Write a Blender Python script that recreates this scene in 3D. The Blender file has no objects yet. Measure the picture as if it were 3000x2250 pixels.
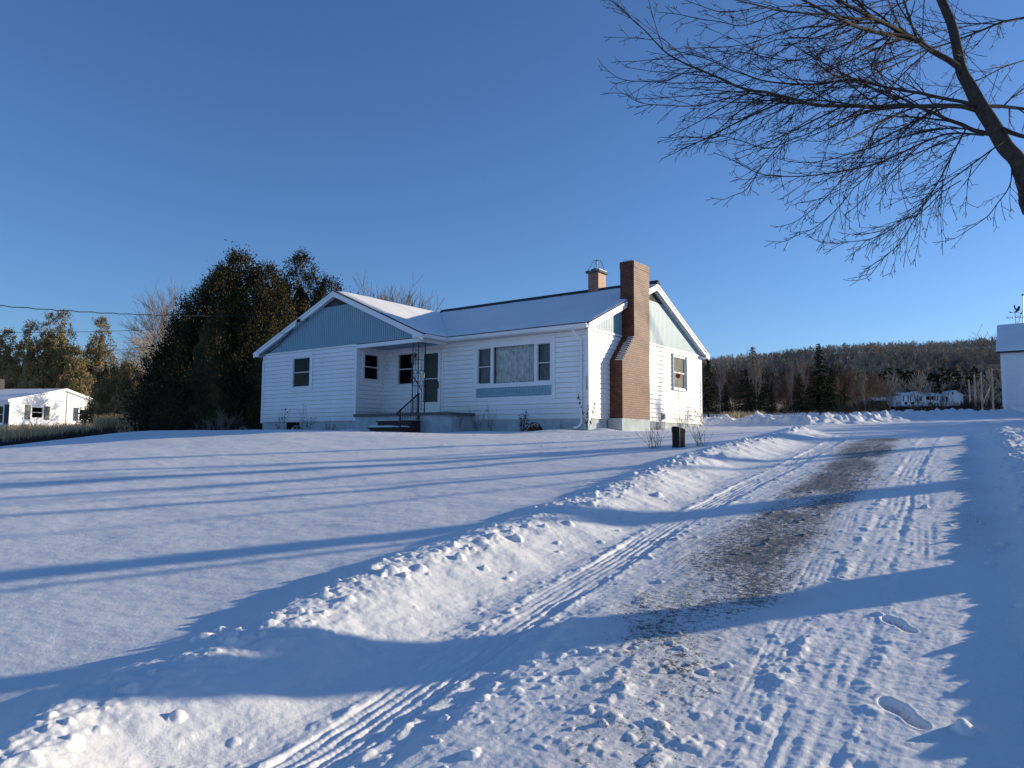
import bpy, math, random
import numpy as np
from mathutils import Vector, Matrix
R_=math.radians
scene=bpy.context.scene
COL=scene.collection
# ---------------------------------------------------------------- camera basis (world axes follow the house walls)
FPX=2108.92
CAM=np.array([10.5481,-17.9807,-0.6536])
_p,_r,_y=R_(4.5131),R_(0.3275),R_(-36.4794)
_fw=np.array([math.sin(_y),math.cos(_y),0.]);_rt=np.array([math.cos(_y),-math.sin(_y),0.]);_up=np.array([0,0,1.])
CF=_fw*math.cos(_p)+_up*math.sin(_p); _u2=_up*math.cos(_p)-_fw*math.sin(_p)
CR=_rt*math.cos(_r)+_u2*math.sin(_r); CU=_u2*math.cos(_r)-_rt*math.sin(_r)
def at(u,v,d):
    """world point seen at photo pixel (3000 px wide) at depth d metres"""
    q=CAM+d*(CF+CR*(u-1500)/FPX-CU*(v-1125)/FPX)
    return Vector(q)
def foot(u,d):
    """world x,y at photo column u and depth d (on the ground)"""
    q=CAM+d*(CF+CR*(u-1500)/FPX-CU*(1270-1125)/FPX)
    return float(q[0]),float(q[1])
# ---------------------------------------------------------------- noise
_rng=np.random.RandomState(7)
_perm=np.tile(_rng.permutation(256),3)
_ga=_rng.rand(256)*2*np.pi
_gx,_gy=np.cos(_ga),np.sin(_ga)
def perlin(x,y,seed=0):
    x=np.asarray(x,float)+seed*17.31; y=np.asarray(y,float)+seed*9.77
    xi=np.floor(x).astype(int); yi=np.floor(y).astype(int); xf=x-xi; yf=y-yi
    u=xf*xf*xf*(xf*(xf*6-15)+10); v=yf*yf*yf*(yf*(yf*6-15)+10)
    def g(ix,iy,dx,dy):
        h=_perm[_perm[ix&255]+(iy&255)]
        return _gx[h]*dx+_gy[h]*dy
    a=g(xi,yi,xf,yf); b=g(xi+1,yi,xf-1,yf); c=g(xi,yi+1,xf,yf-1); d=g(xi+1,yi+1,xf-1,yf-1)
    return ((a*(1-u)+b*u)*(1-v)+(c*(1-u)+d*u)*v)*1.5
def fbm(x,y,oct=4,seed=0,gain=.5):
    s=0;a=1;f=1
    for i in range(oct):
        s=s+a*perlin(x*f,y*f,seed+i*3); a*=gain; f*=2.03
    return s
def sst(a,b,x):
    t=np.clip((x-a)/(b-a),0,1); return t*t*(3-2*t)
# ---------------------------------------------------------------- object helpers
def link(o,parent=None):
    COL.objects.link(o)
    if parent is not None: o.parent=parent
    return o
def tag(o,label=None,cat=None,group=None,kind=None):
    if label: o['label']=label
    if cat: o['category']=cat
    if group: o['group']=group
    if kind: o['kind']=kind
    return o
def empty(name,loc=(0,0,0),rz=0,label=None,cat=None,group=None):
    o=bpy.data.objects.new(name,None); o.empty_display_size=.2
    o.location=loc; o.rotation_euler=(0,0,rz); link(o); tag(o,label,cat,group); return o
class MB:
    """mesh builder; world coordinates unless the thing has its own origin"""
    def __init__(s,off=(0,0,0)): s.v=[];s.f=[];s.off=off;s.col=None
    def add(s,vs,fs):
        n=len(s.v); s.v+= [tuple(map(float,p)) for p in vs]; s.f+=[tuple(i+n for i in f) for f in fs]; return s
    def box(s,x0,y0,z0,x1,y1,z1):
        return s.add([(x0,y0,z0),(x1,y0,z0),(x1,y1,z0),(x0,y1,z0),(x0,y0,z1),(x1,y0,z1),(x1,y1,z1),(x0,y1,z1)],
          [(0,3,2,1),(4,5,6,7),(0,1,5,4),(1,2,6,5),(2,3,7,6),(3,0,4,7)])
    def obox(s,c,ux,uy,uz,hx,hy,hz):
        c=Vector(c);ux=Vector(ux).normalized()*hx;uy=Vector(uy).normalized()*hy;uz=Vector(uz).normalized()*hz
        P=[c+a*ux+b*uy+d*uz for d in(-1,1) for b in(-1,1) for a in(-1,1)]
        return s.add(P,[(0,2,3,1),(4,5,7,6),(0,1,5,4),(1,3,7,5),(3,2,6,7),(2,0,4,6)])
    def bar(s,a,b,w,h=None,up=(0,0,1)):
        a=Vector(a);b=Vector(b);h=h or w;d=b-a
        if d.length<1e-6:return s
        dn=d.normalized();u=Vector(up)
        if abs(dn.dot(u))>.98:u=Vector((1,0,0))
        sd=dn.cross(u).normalized();uu=sd.cross(dn)
        return s.obox((a+b)/2,dn,sd,uu,d.length/2,w/2,h/2)
    def tube(s,pts,rad,n=5,cap=True):
        pts=[Vector(p) for p in pts]; m=len(pts)
        if m<2:return s
        if not hasattr(rad,'__len__'): rad=[rad]*m
        base=len(s.v); prev=None
        for i,p in enumerate(pts):
            d=(pts[min(i+1,m-1)]-pts[max(i-1,0)])
            if d.length<1e-9:d=Vector((0,0,1))
            d.normalize()
            if prev is None:
                a=Vector((0,0,1)) if abs(d.z)<.9 else Vector((1,0,0)); x=d.cross(a).normalized()
            else:
                x=(prev-d*prev.dot(d))
                x=x.normalized() if x.length>1e-6 else d.orthogonal().normalized()
            prev=x; y=d.cross(x)
            for k in range(n):
                t=2*math.pi*k/n; q=p+(x*math.cos(t)+y*math.sin(t))*rad[i]; s.v.append((q.x,q.y,q.z))
        for i in range(m-1):
            for k in range(n):
                a=base+i*n+k;b=base+i*n+(k+1)%n; s.f.append((a,b,b+n,a+n))
        if cap:
            s.f.append(tuple(base+k for k in range(n))[::-1]); s.f.append(tuple(base+(m-1)*n+k for k in range(n)))
        return s
    def prism(s,poly,axis,a,b):
        """poly in the plane across axis (0:yz 1:xz 2:xy) extruded from a to b"""
        def m(p,t):
            return (t,p[0],p[1]) if axis==0 else ((p[0],t,p[1]) if axis==1 else (p[0],p[1],t))
        n=len(poly); P=[m(p,a) for p in poly]+[m(p,b) for p in poly]
        return s.add(P,[tuple(range(n))[::-1],tuple(range(n,2*n))]+[(i,(i+1)%n,(i+1)%n+n,i+n) for i in range(n)])
    def ball(s,c,r,n=8,m=6,sq=(1,1,1),jit=0,rnd=random):
        b=len(s.v); s.v.append((c[0],c[1],c[2]+r*sq[2]))
        for i in range(1,m):
            for k in range(n):
                t=math.pi*i/m;p=2*math.pi*k/n;q=r*(1+rnd.uniform(-jit,jit))
                s.v.append((c[0]+q*sq[0]*math.sin(t)*math.cos(p),c[1]+q*sq[1]*math.sin(t)*math.sin(p),c[2]+q*sq[2]*math.cos(t)))
        s.v.append((c[0],c[1],c[2]-r*sq[2])); e=len(s.v)-1
        for k in range(n):
            s.f.append((b,b+1+k,b+1+(k+1)%n)); s.f.append((e,e-n+(k+1)%n,e-n+k))
        for i in range(m-2):
            for k in range(n):
                a=b+1+i*n+k;d=b+1+i*n+(k+1)%n; s.f.append((a,a+n,d+n,d))
        return s
    def build(s,name,mat,parent=None,smooth=False,uv=False,fixn=True):
        me=bpy.data.meshes.new(name)
        off=Vector(s.off)
        v=[(p[0]-off.x,p[1]-off.y,p[2]-off.z) for p in s.v] if off.length else s.v
        me.from_pydata(v,[],s.f); me.update()
        if uv:
            l=me.uv_layers.new(name='UVMap')
            for p in me.polygons:
                n=p.normal;ax=max(range(3),key=lambda i:abs(n[i]))
                for li in p.loop_indices:
                    c=me.vertices[me.loops[li].vertex_index].co
                    l.data[li].uv=(c.y,c.z) if ax==0 else ((c.x,c.z) if ax==1 else (c.x,c.y))
        if smooth:
            me.polygons.foreach_set('use_smooth',[True]*len(me.polygons))
        if mat: me.materials.append(mat)
        o=bpy.data.objects.new(name,me); link(o,parent)
        if parent is None: o.location=off
        return o
def copy_tree(o,parent=None):
    c=o.copy(); COL.objects.link(c); c.parent=parent
    for ch in list(o.children): copy_tree(ch,c)
    return c
# ---------------------------------------------------------------- materials
def newmat(name):
    m=bpy.data.materials.new(name); m.use_nodes=True; nt=m.node_tree; b=nt.nodes['Principled BSDF']; return m,nt,b
def N(nt,t,**k):
    n=nt.nodes.new(t)
    for a,b in k.items():
        if a.startswith('_'): n.inputs[a[1:].replace('_',' ')].default_value=b
        else: setattr(n,a,b)
    return n
def L(nt,a,b): nt.links.new(a,b)
def ramp(nt,fac,stops,interp='LINEAR'):
    r=nt.nodes.new('ShaderNodeValToRGB'); r.color_ramp.interpolation=interp
    e=r.color_ramp.elements
    while len(e)<len(stops): e.new(.5)
    for i,(p,c) in enumerate(stops):
        e[i].position=p; e[i].color=(*c,1) if len(c)==3 else c
    L(nt,fac,r.inputs[0]); return r.outputs[0]
def noise(nt,scale,detail=4,rough=.55,vec=None,dist=0):
    n=nt.nodes.new('ShaderNodeTexNoise'); n.inputs['Scale'].default_value=scale; n.inputs['Detail'].default_value=detail
    n.inputs['Roughness'].default_value=rough; n.inputs['Distortion'].default_value=dist
    if vec is not None: L(nt,vec,n.inputs['Vector'])
    return n.outputs['Fac']
def objco(nt,scale=None):
    t=nt.nodes.new('ShaderNodeTexCoord'); o=t.outputs['Object']
    if scale:
        m=nt.nodes.new('ShaderNodeMapping'); m.inputs['Scale'].default_value=scale; L(nt,o,m.inputs[0]); o=m.outputs[0]
    return o
def geoco(nt,scale=None):
    t=nt.nodes.new('ShaderNodeNewGeometry'); o=t.outputs['Position']
    if scale:
        m=nt.nodes.new('ShaderNodeMapping'); m.inputs['Scale'].default_value=scale; L(nt,o,m.inputs[0]); o=m.outputs[0]
    return o
def bump(nt,b,h,strength=.3,dist=.01):
    n=nt.nodes.new('ShaderNodeBump'); n.inputs['Strength'].default_value=strength; n.inputs['Distance'].default_value=dist
    L(nt,h,n.inputs['Height']); L(nt,n.outputs[0],b.inputs['Normal']); return n
def simple(name,c,rough=.6,var=.12,scale=6,spec=.3,bmp=0,metal=0,stretch=None,c2=None):
    m,nt,b=newmat(name)
    v=geoco(nt,stretch)
    f=noise(nt,scale,5,.6,v)
    lo=tuple(x*(1-var) for x in c); hi=tuple(min(1,x*(1+var)) for x in c)
    if c2: hi=c2
    col=ramp(nt,f,[(.3,lo),(.7,hi)])
    L(nt,col,b.inputs['Base Color']); b.inputs['Roughness'].default_value=rough
    b.inputs['Specular IOR Level'].default_value=spec; b.inputs['Metallic'].default_value=metal
    if bmp: bump(nt,b,noise(nt,scale*4,4,.6,v),.5,bmp)
    return m
M={}
M['siding']=simple('white_vinyl_siding',(.84,.85,.86),.45,.05,.9,.3)
def dirty(m):
    nt=m.node_tree; b=nt.nodes['Principled BSDF']; src=b.inputs['Base Color'].links[0].from_socket
    g=geoco(nt); sp=nt.nodes.new('ShaderNodeSeparateXYZ'); L(nt,g,sp.inputs[0])
    n1=noise(nt,2.2,5,.65,geoco(nt,(3,3,.25))); n2=noise(nt,1.1,4,.6,g)
    mr=N(nt,'ShaderNodeMapRange'); L(nt,sp.outputs[2],mr.inputs['Value']); mr.inputs['From Min'].default_value=.55; mr.inputs['From Max'].default_value=-.05
    mu=N(nt,'ShaderNodeMath',operation='MULTIPLY'); L(nt,mr.outputs[0],mu.inputs[0]); L(nt,n2,mu.inputs[1])
    st=N(nt,'ShaderNodeMapRange'); L(nt,n1,st.inputs['Value']); st.inputs['From Min'].default_value=.45; st.inputs['From Max'].default_value=.8; st.inputs['To Max'].default_value=.14
    ad=N(nt,'ShaderNodeMath',operation='ADD',use_clamp=True); L(nt,mu.outputs[0],ad.inputs[0]); L(nt,st.outputs[0],ad.inputs[1])
    mx=N(nt,'ShaderNodeMixRGB'); L(nt,ad.outputs[0],mx.inputs[0]); L(nt,src,mx.inputs[1]); mx.inputs[2].default_value=(.50,.50,.47,1); L(nt,mx.outputs[0],b.inputs['Base Color'])
dirty(M['siding'])
M['trim']=simple('white_trim_paint',(.79,.80,.81),.4,.05,2,.35)
M['blue']=simple('pale_blue_vertical_siding',(.23,.37,.45),.5,.08,3,.3,stretch=(4,4,.6))
M['bluetrim']=simple('porch_ceiling_paint',(.28,.38,.45),.6,.08,2)
M['soffit']=simple('soffit_panel',(.62,.65,.68),.5,.05,3)
M['black']=simple('black_iron',(.018,.014,.022),.45,.2,8,.4)
M['darkroof']=simple('dark_shingle',(.045,.045,.05),.9,.35,25)
M['glass_frame']=simple('window_sash_grey',(.55,.58,.58),.45,.06,4)
M['conc']=simple('painted_concrete',(.40,.45,.47),.85,.22,3.5,.2,.006)
M['deck']=simple('weathered_slab',(.12,.13,.13),.9,.3,8,.2,.004)
M['bark']=simple('maple_bark',(.058,.048,.042),.9,.4,30,.2,.004)
M['twig']=simple('twig_bark',(.042,.031,.027),.85,.35,10,.2)
M['twig_red']=simple('distant_twigs',(.13,.088,.065),.9,.35,.9,.1)
M['twig_grey']=simple('grey_twigs',(.17,.14,.115),.9,.3,2,.1)
M['twig_tan']=simple('sunlit_bare_branches',(.34,.27,.20),.9,.25,1,.1)  # pale tan bark with slight noise variation
M['birch']=simple('pale_birch_bark',(.22,.185,.16),.85,.3,5,.1)
M['weed']=simple('dry_weed_stem',(.13,.10,.07),.9,.4,9,.1)
M['weed_dark']=simple('dark_dry_stem',(.05,.038,.032),.9,.4,9,.1)
M['straw']=simple('dry_straw_grass',(.58,.42,.24),.9,.35,2.5,.1)
M['wood_dark']=simple('dark_weathered_wood',(.035,.03,.026),.9,.4,14,.2,.004,stretch=(6,6,1))
M['pole']=simple('grey_pole_wood',(.33,.27,.21),.9,.3,3,.1)
M['shutter']=simple('grey_green_shutter',(.10,.12,.11),.6,.1,4)
M['shutter_blue']=simple('dark_blue_shutter',(.02,.035,.06),.6,.1,4)
M['red']=simple('red_reflector',(.55,.012,.012),.35,.1,10,.5)
M['rod']=simple('rod_fibreglass',(.30,.24,.21),.5,.1,10)
M['metal']=simple('galvanised_metal',(.35,.36,.38),.45,.15,6,.5,metal=.5)
M['curtain']=simple('pale_sheer_curtain',(.46,.50,.49),.8,.3,7,.2,stretch=(1.6,1,.7),c2=(.80,.82,.79))  # pale sheer cloth; the colour mottle paints in tree reflections of the pane
M['greycurtain']=simple('grey_drape',(.16,.17,.18),.85,.2,4,.2)
M['dark']=simple('dark_interior',(.006,.006,.008),.9,.1,3,.1)
M['screen']=simple('dusty_window_screen',(.13,.13,.11),.75,.45,1.7,.3)
M['wire']=simple('black_cable',(.012,.012,.014),.7,.1,4)
M['copper']=simple('tarnished_vane_metal',(.05,.055,.06),.6,.3,10,.4)
def foliage(name,a,b,c,scale=1.2):
    m,nt,bs=newmat(name)
    v=geoco(nt)
    f=noise(nt,scale,5,.65,v)
    g=noise(nt,scale*9,3,.6,v)
    mx=N(nt,'ShaderNodeMath',operation='MULTIPLY_ADD'); L(nt,g,mx.inputs[0]); mx.inputs[1].default_value=.5; L(nt,f,mx.inputs[2])
    L(nt,ramp(nt,mx.outputs[0],[(.5,a),(.75,b),(.98,c)]),bs.inputs['Base Color'])
    bs.inputs['Roughness'].default_value=.85; bs.inputs['Specular IOR Level'].default_value=.15
    return m
M['cedar']=foliage('cedar_foliage',(.018,.021,.009),(.040,.036,.015),(.115,.080,.032))
M['cedar2']=foliage('cedar_foliage_winter_brown',(.10,.085,.04),(.21,.165,.075),(.36,.285,.16),.8)
M['spruce']=foliage('spruce_foliage',(.012,.017,.009),(.030,.032,.016),(.065,.05,.024),.5)
M['pinefar']=foliage('far_pine_foliage',(.03,.034,.015),(.075,.078,.03),(.13,.12,.05),.08)
M['mumleaf']=simple('dried_flower_heads',(.10,.055,.035),.9,.4,20,.1)
def brickmat(name,c1,c2,mort,sc=1.):
    m,nt,b=newmat(name)
    uv=nt.nodes.new('ShaderNodeUVMap')
    br=nt.nodes.new('ShaderNodeTexBrick'); L(nt,uv.outputs[0],br.inputs['Vector'])
    br.inputs['Scale'].default_value=1.; br.inputs['Brick Width'].default_value=.213*sc; br.inputs['Row Height'].default_value=.0675*sc
    br.inputs['Mortar Size'].default_value=.0085; br.inputs['Mortar Smooth'].default_value=.1; br.inputs['Bias'].default_value=-.1
    br.inputs['Color1'].default_value=(*c1,1); br.inputs['Color2'].default_value=(*c2,1); br.inputs['Mortar'].default_value=(*mort,1)
    f=noise(nt,7,5,.65,geoco(nt)); mx=N(nt,'ShaderNodeMixRGB',blend_type='MULTIPLY'); mx.inputs[0].default_value=.75
    L(nt,br.outputs['Color'],mx.inputs[1]); L(nt,ramp(nt,f,[(.25,(.62,.6,.6)),(.7,(1.15,1.12,1.1))]),mx.inputs[2])
    L(nt,mx.outputs[0],b.inputs['Base Color']); b.inputs['Roughness'].default_value=.6; b.inputs['Specular IOR Level'].default_value=.35
    inv=N(nt,'ShaderNodeMath',operation='SUBTRACT'); inv.inputs[0].default_value=1; L(nt,br.outputs['Fac'],inv.inputs[1])
    bump(nt,b,inv.outputs[0],.9,.008)
    return m
M['brick']=brickmat('red_brown_brick',(.115,.030,.015),(.200,.068,.033),(.050,.032,.025))
M['brick2']=brickmat('orange_brick',(.30,.12,.065),(.42,.21,.12),(.34,.27,.22))
M['brickdark']=brickmat('dark_step_brick',(.06,.02,.018),(.09,.03,.025),(.03,.02,.02))
def glassmat(name,tint=(.02,.025,.03),transp=.5,refl=(.9,.95,1),ior=1.2):
    m,nt,b=newmat(name); nt.nodes.remove(b)
    out=[n for n in nt.nodes if n.type=='OUTPUT_MATERIAL'][0]
    tr=N(nt,'ShaderNodeBsdfTransparent'); tr.inputs[0].default_value=(transp,transp,transp*1.02,1)
    gl=N(nt,'ShaderNodeBsdfGlossy'); gl.inputs['Color'].default_value=(*refl,1); gl.inputs['Roughness'].default_value=.02
    fr=N(nt,'ShaderNodeFresnel'); fr.inputs[0].default_value=ior
    bp=N(nt,'ShaderNodeBump'); bp.inputs['Strength'].default_value=.06; bp.inputs['Distance'].default_value=.02
    L(nt,noise(nt,1.6,2,.5,geoco(nt)),bp.inputs['Height']); L(nt,bp.outputs[0],gl.inputs['Normal']); L(nt,bp.outputs[0],fr.inputs['Normal'])
    mx=N(nt,'ShaderNodeMixShader'); L(nt,fr.outputs[0],mx.inputs[0]); L(nt,tr.outputs[0],mx.inputs[1]); L(nt,gl.outputs[0],mx.inputs[2])
    L(nt,mx.outputs[0],out.inputs[0]); return m
M['glass']=glassmat('window_glass',transp=.75)
M['clearglass']=glassmat('picture_window_glass',transp=.95,ior=1.3)
def snowmat(name,gravel=False,bscale=1.):
    m,nt,b=newmat(name)
    co=geoco(nt)
    b.inputs['Roughness'].default_value=.62; b.inputs['Specular IOR Level'].default_value=.25
    f=noise(nt,.7,4,.6,co)
    sn=ramp(nt,f,[(.3,(.83,.83,.825)),(.7,(.90,.89,.875))])
    n1=noise(nt,45,5,.65,co); n2=noise(nt,260,3,.6,co)
    ad=N(nt,'ShaderNodeMath',operation='MULTIPLY_ADD'); L(nt,n2,ad.inputs[0]); ad.inputs[1].default_value=.45; L(nt,n1,ad.inputs[2])
    bump(nt,b,ad.outputs[0],.55*bscale,.008)
    if gravel:
        at_=N(nt,'ShaderNodeAttribute',attribute_name='gravel')
        g1=noise(nt,26,6,.72,co); g2=noise(nt,110,3,.6,geoco(nt,(1,.5,1)))
        ga=N(nt,'ShaderNodeMath',operation='MULTIPLY_ADD'); L(nt,g2,ga.inputs[0]); ga.inputs[1].default_value=.6; L(nt,g1,ga.inputs[2])
        th=N(nt,'ShaderNodeMath',operation='ADD'); L(nt,ga.outputs[0],th.inputs[0]); L(nt,at_.outputs['Fac'],th.inputs[1])
        msk=ramp(nt,th.outputs[0],[(.0,(0,0,0)),(1,(1,1,1))])
        mr=N(nt,'ShaderNodeMapRange'); L(nt,th.outputs[0],mr.inputs['Value']); mr.inputs['From Min'].default_value=1.27; mr.inputs['From Max'].default_value=1.39; mr.inputs['To Max'].default_value=.9
        gc=ramp(nt,noise(nt,150,3,.7,co),[(.3,(.03,.03,.03)),(.7,(.16,.15,.135))])
        mx=N(nt,'ShaderNodeMixRGB'); L(nt,mr.outputs[0],mx.inputs[0]); L(nt,sn,mx.inputs[1]); L(nt,gc,mx.inputs[2])
        d1=N(nt,'ShaderNodeMapRange'); L(nt,at_.outputs['Fac'],d1.inputs['Value']); d1.inputs['From Min'].default_value=.12; d1.inputs['From Max'].default_value=.62; d1.inputs['To Max'].default_value=.40
        d2=N(nt,'ShaderNodeMath',operation='MULTIPLY'); L(nt,d1.outputs[0],d2.inputs[0]); L(nt,ramp(nt,noise(nt,3.5,5,.6,co),[(.3,(.25,.25,.25)),(.65,(1,1,1))]),d2.inputs[1])
        sn2=N(nt,'ShaderNodeMixRGB'); L(nt,d2.outputs[0],sn2.inputs[0]); L(nt,sn,sn2.inputs[1]); sn2.inputs[2].default_value=(.33,.315,.29,1); L(nt,sn2.outputs[0],mx.inputs[1])
        L(nt,mx.outputs[0],b.inputs['Base Color'])
    else: L(nt,sn,b.inputs['Base Color'])
    return m
M['snow']=snowmat('snow',False,.7); M['ground']=snowmat('snow_ground',True)
# ---------------------------------------------------------------- ground
LC_Y=[-30,-17.0,-16.6,-16.1,-15.4,-14.5,-12.15,-7.56,-2.5,-.6,.6,40]
LC_X=[9.0,7.73,7.45,7.32,7.13,7.02,6.76,6.27,6.22,6.0,5.3,3]
RC_Y=[-30,-19,-16.5,-14,-11,-7.3,-3,.5,3,40]
RC_X=[12.0,11.4,11.2,10.85,10.62,10.35,10.0,9.7,10.0,12]
LT_Y=[-24,-17.5,-16.02,-14.36,-11.36,-6.75,-2,1.5]; LT_X=[9.3,8.55,8.31,8.06,7.73,7.54,7.2,6.6]
RT_Y=[-24,-17,-15.15,-13.53,-12.17,-7.92,-1.78,1.5]; RT_X=[10.6,9.95,9.8,9.66,9.55,9.16,8.75,8.6]
PILE=[(-0.5,10.5),(1.6,9.6),(3.6,9.4),(4.6,11),(5.2,15),(5.4,20),(6.6,26),(9.0,29.6)]
def softstep(x,k):
    return np.where(x>0,x,0)+k*np.log1p(np.exp(-np.abs(x)/k))
def base(x,y):
    x=np.asarray(x,float);y=np.asarray(y,float)
    z=-2.0+.093*(y+18)-(.093-.045)*softstep(y+2.5,1.2)-(.045-.034)*softstep(y-32,3)
    z=z-(-.093)*softstep(-(y+27),2)          # level road shoulder behind the camera
    z=z+.40*sst(4.5,-7,x)*sst(-1.2,-6.5,y)*sst(-40,-16,y)
    q=((x+8.5)*10.3+(y+11.8)*7.5)/12.74
    z=z-.60*sst(0,-9,q)*sst(5,-10,y)+.25*sst(-20,-45,x)
    # hill far behind
    az=np.arctan2(x-10.5,y+18)
    r=np.hypot(x-10.5,y+18)
    hl=sst(290,640,r)*(44+3*sst(-.40,-.02,az)-22*sst(-.45,-.8,az)-18*sst(-.75,-1.2,az)-12*sst(.05,.5,az)+4*fbm(x*.004,y*.004,4,11))
    hl=hl*sst(1.6,.6,az)*sst(-2.4,-1.6,az)
    return z+hl-30*sst(150,400,r)*sst(.4,1.2,np.abs(az+.2))*0
def polydist(x,y,pts):
    best=np.full(np.shape(x),1e9)
    for (ax,ay),(bx,by) in zip(pts[:-1],pts[1:]):
        dx,dy=bx-ax,by-ay; t=np.clip(((x-ax)*dx+(y-ay)*dy)/(dx*dx+dy*dy),0,1)
        best=np.minimum(best,np.hypot(x-ax-t*dx,y-ay-t*dy))
    return best
def ground(x,y,detail=True):
    x=np.asarray(x,float);y=np.asarray(y,float)
    z=base(x,y)
    sl=x-np.interp(y,LC_Y,LC_X)+.10*perlin(y*.9,x*0+3,5)+.05*perlin(y*3.1,x*0,6)
    sr=np.interp(y,RC_Y,RC_X)-x+.10*perlin(y*.8,x*0+1,8)+.05*perlin(y*2.6,x*0,9)
    fd=sst(1.3,-.6,y)
    Lw=.10; H=.185+.035*perlin(y*.55,x*0+9,12)
    bl=np.where(sl<0,Lw+(H-Lw)*np.exp(-(sl/.34)**2),H*(1-sst(0,.85,sl)))
    Hr=.125+.03*perlin(y*.6,x*0+4,13)
    br=np.where(sr<0,.08+(Hr-.08)*np.exp(-(sr/.8)**2),Hr*(1-sst(0,.45,sr)))
    z=z+np.where(sl<2,bl,0)*fd+np.where((sr<2)&(sl>=.85),br,0)*fd
    # plough pile behind the yard
    d=polydist(x,y,PILE)
    pl=np.exp(-(d/.75)**2)*(.26+.14*fbm(x*1.1,y*1.1,3,31))
    z=z+pl
    # snow drifts against the walls
    return z,sl,sr,fd,d
def gz(x,y): return float(ground(np.array([x]),np.array([y]))[0][0])
def make_ground():
    rnd=random.Random(3)
    az0=_y
    fine=np.arange(-39.5,39.5,.083)
    coarse=np.concatenate([np.arange(39.5,60,.8),np.arange(60,300,3.),np.arange(300,320.5,.8)])
    ang=np.radians(np.concatenate([fine,coarse]))+az0
    rr=[.02,.3,.8,1.3,1.8,2.2]; r=2.4
    while r<70: rr.append(r); r+=.0062*(r/3)**1.28
    while r<1500: rr.append(r); r*=1.035
    rr=np.array(rr)
    A,Rr=np.meshgrid(ang,rr)
    X=CAM[0]+Rr*np.sin(A); Y=CAM[1]+Rr*np.cos(A)
    Z,sl,sr,fd,dp=ground(X,Y)
    near=sst(60,25,Rr)
    drive=(sst(.3,.7,sl)*sst(.2,.5,sr)*fd)
    lawn=sst(.0,-.6,sl)
    # gentle wind texture on the lawn
    Z+=near*lawn*(.010*fbm(X*.5,Y*.9,3,40)+.0035*fbm(X*2.2+Y,Y*4-X*1.5,3,41)+.0016*fbm(X*7+Y*3,Y*12-X*4,3,39)*(Rr<22))
    # crusty lumps on banks
    crl=np.exp(-((sl-.05)/.22)**2)*fd; flank=sst(-.1,.15,sl)*sst(.75,.3,sl)*fd
    Z+=crl*(.018*np.maximum(0,fbm(X*7,Y*7,3,42))+.006*fbm(X*18,Y*18,2,43))+flank*(.010*fbm(X*5,Y*5,3,44))
    rb=sst(.35,-.1,sr)*fd*sst(-3.2,-1.0,sr)
    Z+=rb*(.035*np.maximum(-.2,fbm(X*4.5,Y*4.5,4,45)))+np.exp(-(sr/.2)**2)*fd*.03*np.maximum(0,fbm(X*9,Y*9,3,46))
    # pile lumps
    Z+=np.exp(-(dp/.9)**2)*(.16*np.maximum(-.1,fbm(X*2.3,Y*2.3,3,47)))
    # plough scrape marks on the yard
    yard=sst(.5,3,Y)*sst(-1,3,X)*sst(30,24,Y)
    Z+=yard*.014*fbm(X*.5,Y*2.2,3,48)
    # driveway crust
    mid=np.interp(Y,LT_Y,LT_X)*.5+np.interp(Y,RT_Y,RT_X)*.5
    Z+=drive*(.0022*fbm(X*13,Y*1.1,3,38)+.004*fbm(X*4,Y*4,4,49)+.0018*fbm(X*20,Y*20,2,50))
    cr=np.maximum(0,fbm(X*9,Y*7,3,51)-.12); patch=sst(-.5,.4,fbm(X*.9,Y*.9,2,52))
    rough=drive*(.35+.9*sst(-13.6,-15.2,Y)*sst(10.0,9.5,X))*patch
    Z+=rough*.013*cr
    # raised crust edge beside the left track near the camera
    lt=X-np.interp(Y,LT_Y,LT_X)
    Z+=drive*sst(-13.9,-14.8,Y)*.032*sst(.22,.38,lt)*sst(1.3,.8,lt)
    # tyre tracks
    def track(off,w,depth,ys,ye,seed,ribs=5):
        fade=sst(ys-.6,ys,Y)*sst(ye+1,ye,Y)
        ins=sst(w/2+.015,w/2-.01,np.abs(off))*fade
        rib=.5+.5*np.cos(off/w*2*np.pi*ribs)
        blk=.5+.5*np.sin(Y*2*np.pi/.028+off*30)
        berm=np.exp(-((np.abs(off)-w/2-.03)/.025)**2)*fade
        res=sst(14,5,Rr)
        return drive*(-ins*depth+ins*depth*(rib*.75*(.7+.5*fbm(X*9,Y*5,2,seed+20))+.10*blk*res*sst(8,4,Rr)*(off<9)*(depth>.01))+berm*depth*.5*(.5+np.maximum(0,fbm(X*14,Y*9,2,seed))))
    rt=X-np.interp(Y,RT_Y,RT_X)
    brk=sst(-.45,.35,fbm(X*2.5,Y*.8,3,57)); brk2=sst(-.25,.45,fbm(X*2.1+5,Y*.9,3,56))
    wl=.02*perlin(Y*.7,X*0,3); wr=.02*perlin(Y*.8,X*0,4)
    T=track(lt+wl,.27,.012,-30,-1,60)*(.45+.75*brk)+track(rt+wr,.26,.0075,-30,-1,61,4)*(.35+.9*brk2)
    T+=track(rt+.34+.045*(Y+12),.2,.0035,-15.0,-6,62)*brk+track(lt-.55-.02*(Y+12),.2,.003,-13.5,-4,63)*brk2+track(rt-.2+.03*(Y+10),.2,.004,-12,-4,64,4)*brk
    # polished wheel path and loose crumbs thrown along its edges
    T+=drive*np.exp(-((np.abs(rt)-.17)/.05)**2)*.010*np.maximum(0,fbm(X*11,Y*8,3,66))+drive*np.exp(-((np.abs(lt)-.17)/.05)**2)*.014*np.maximum(0,fbm(X*10,Y*7,3,67))
    Z+=T
    # chunks: small thrown lumps of snow
    na=len(fine); a0=fine[0]; da=.083; ZB=Z.copy()
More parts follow.
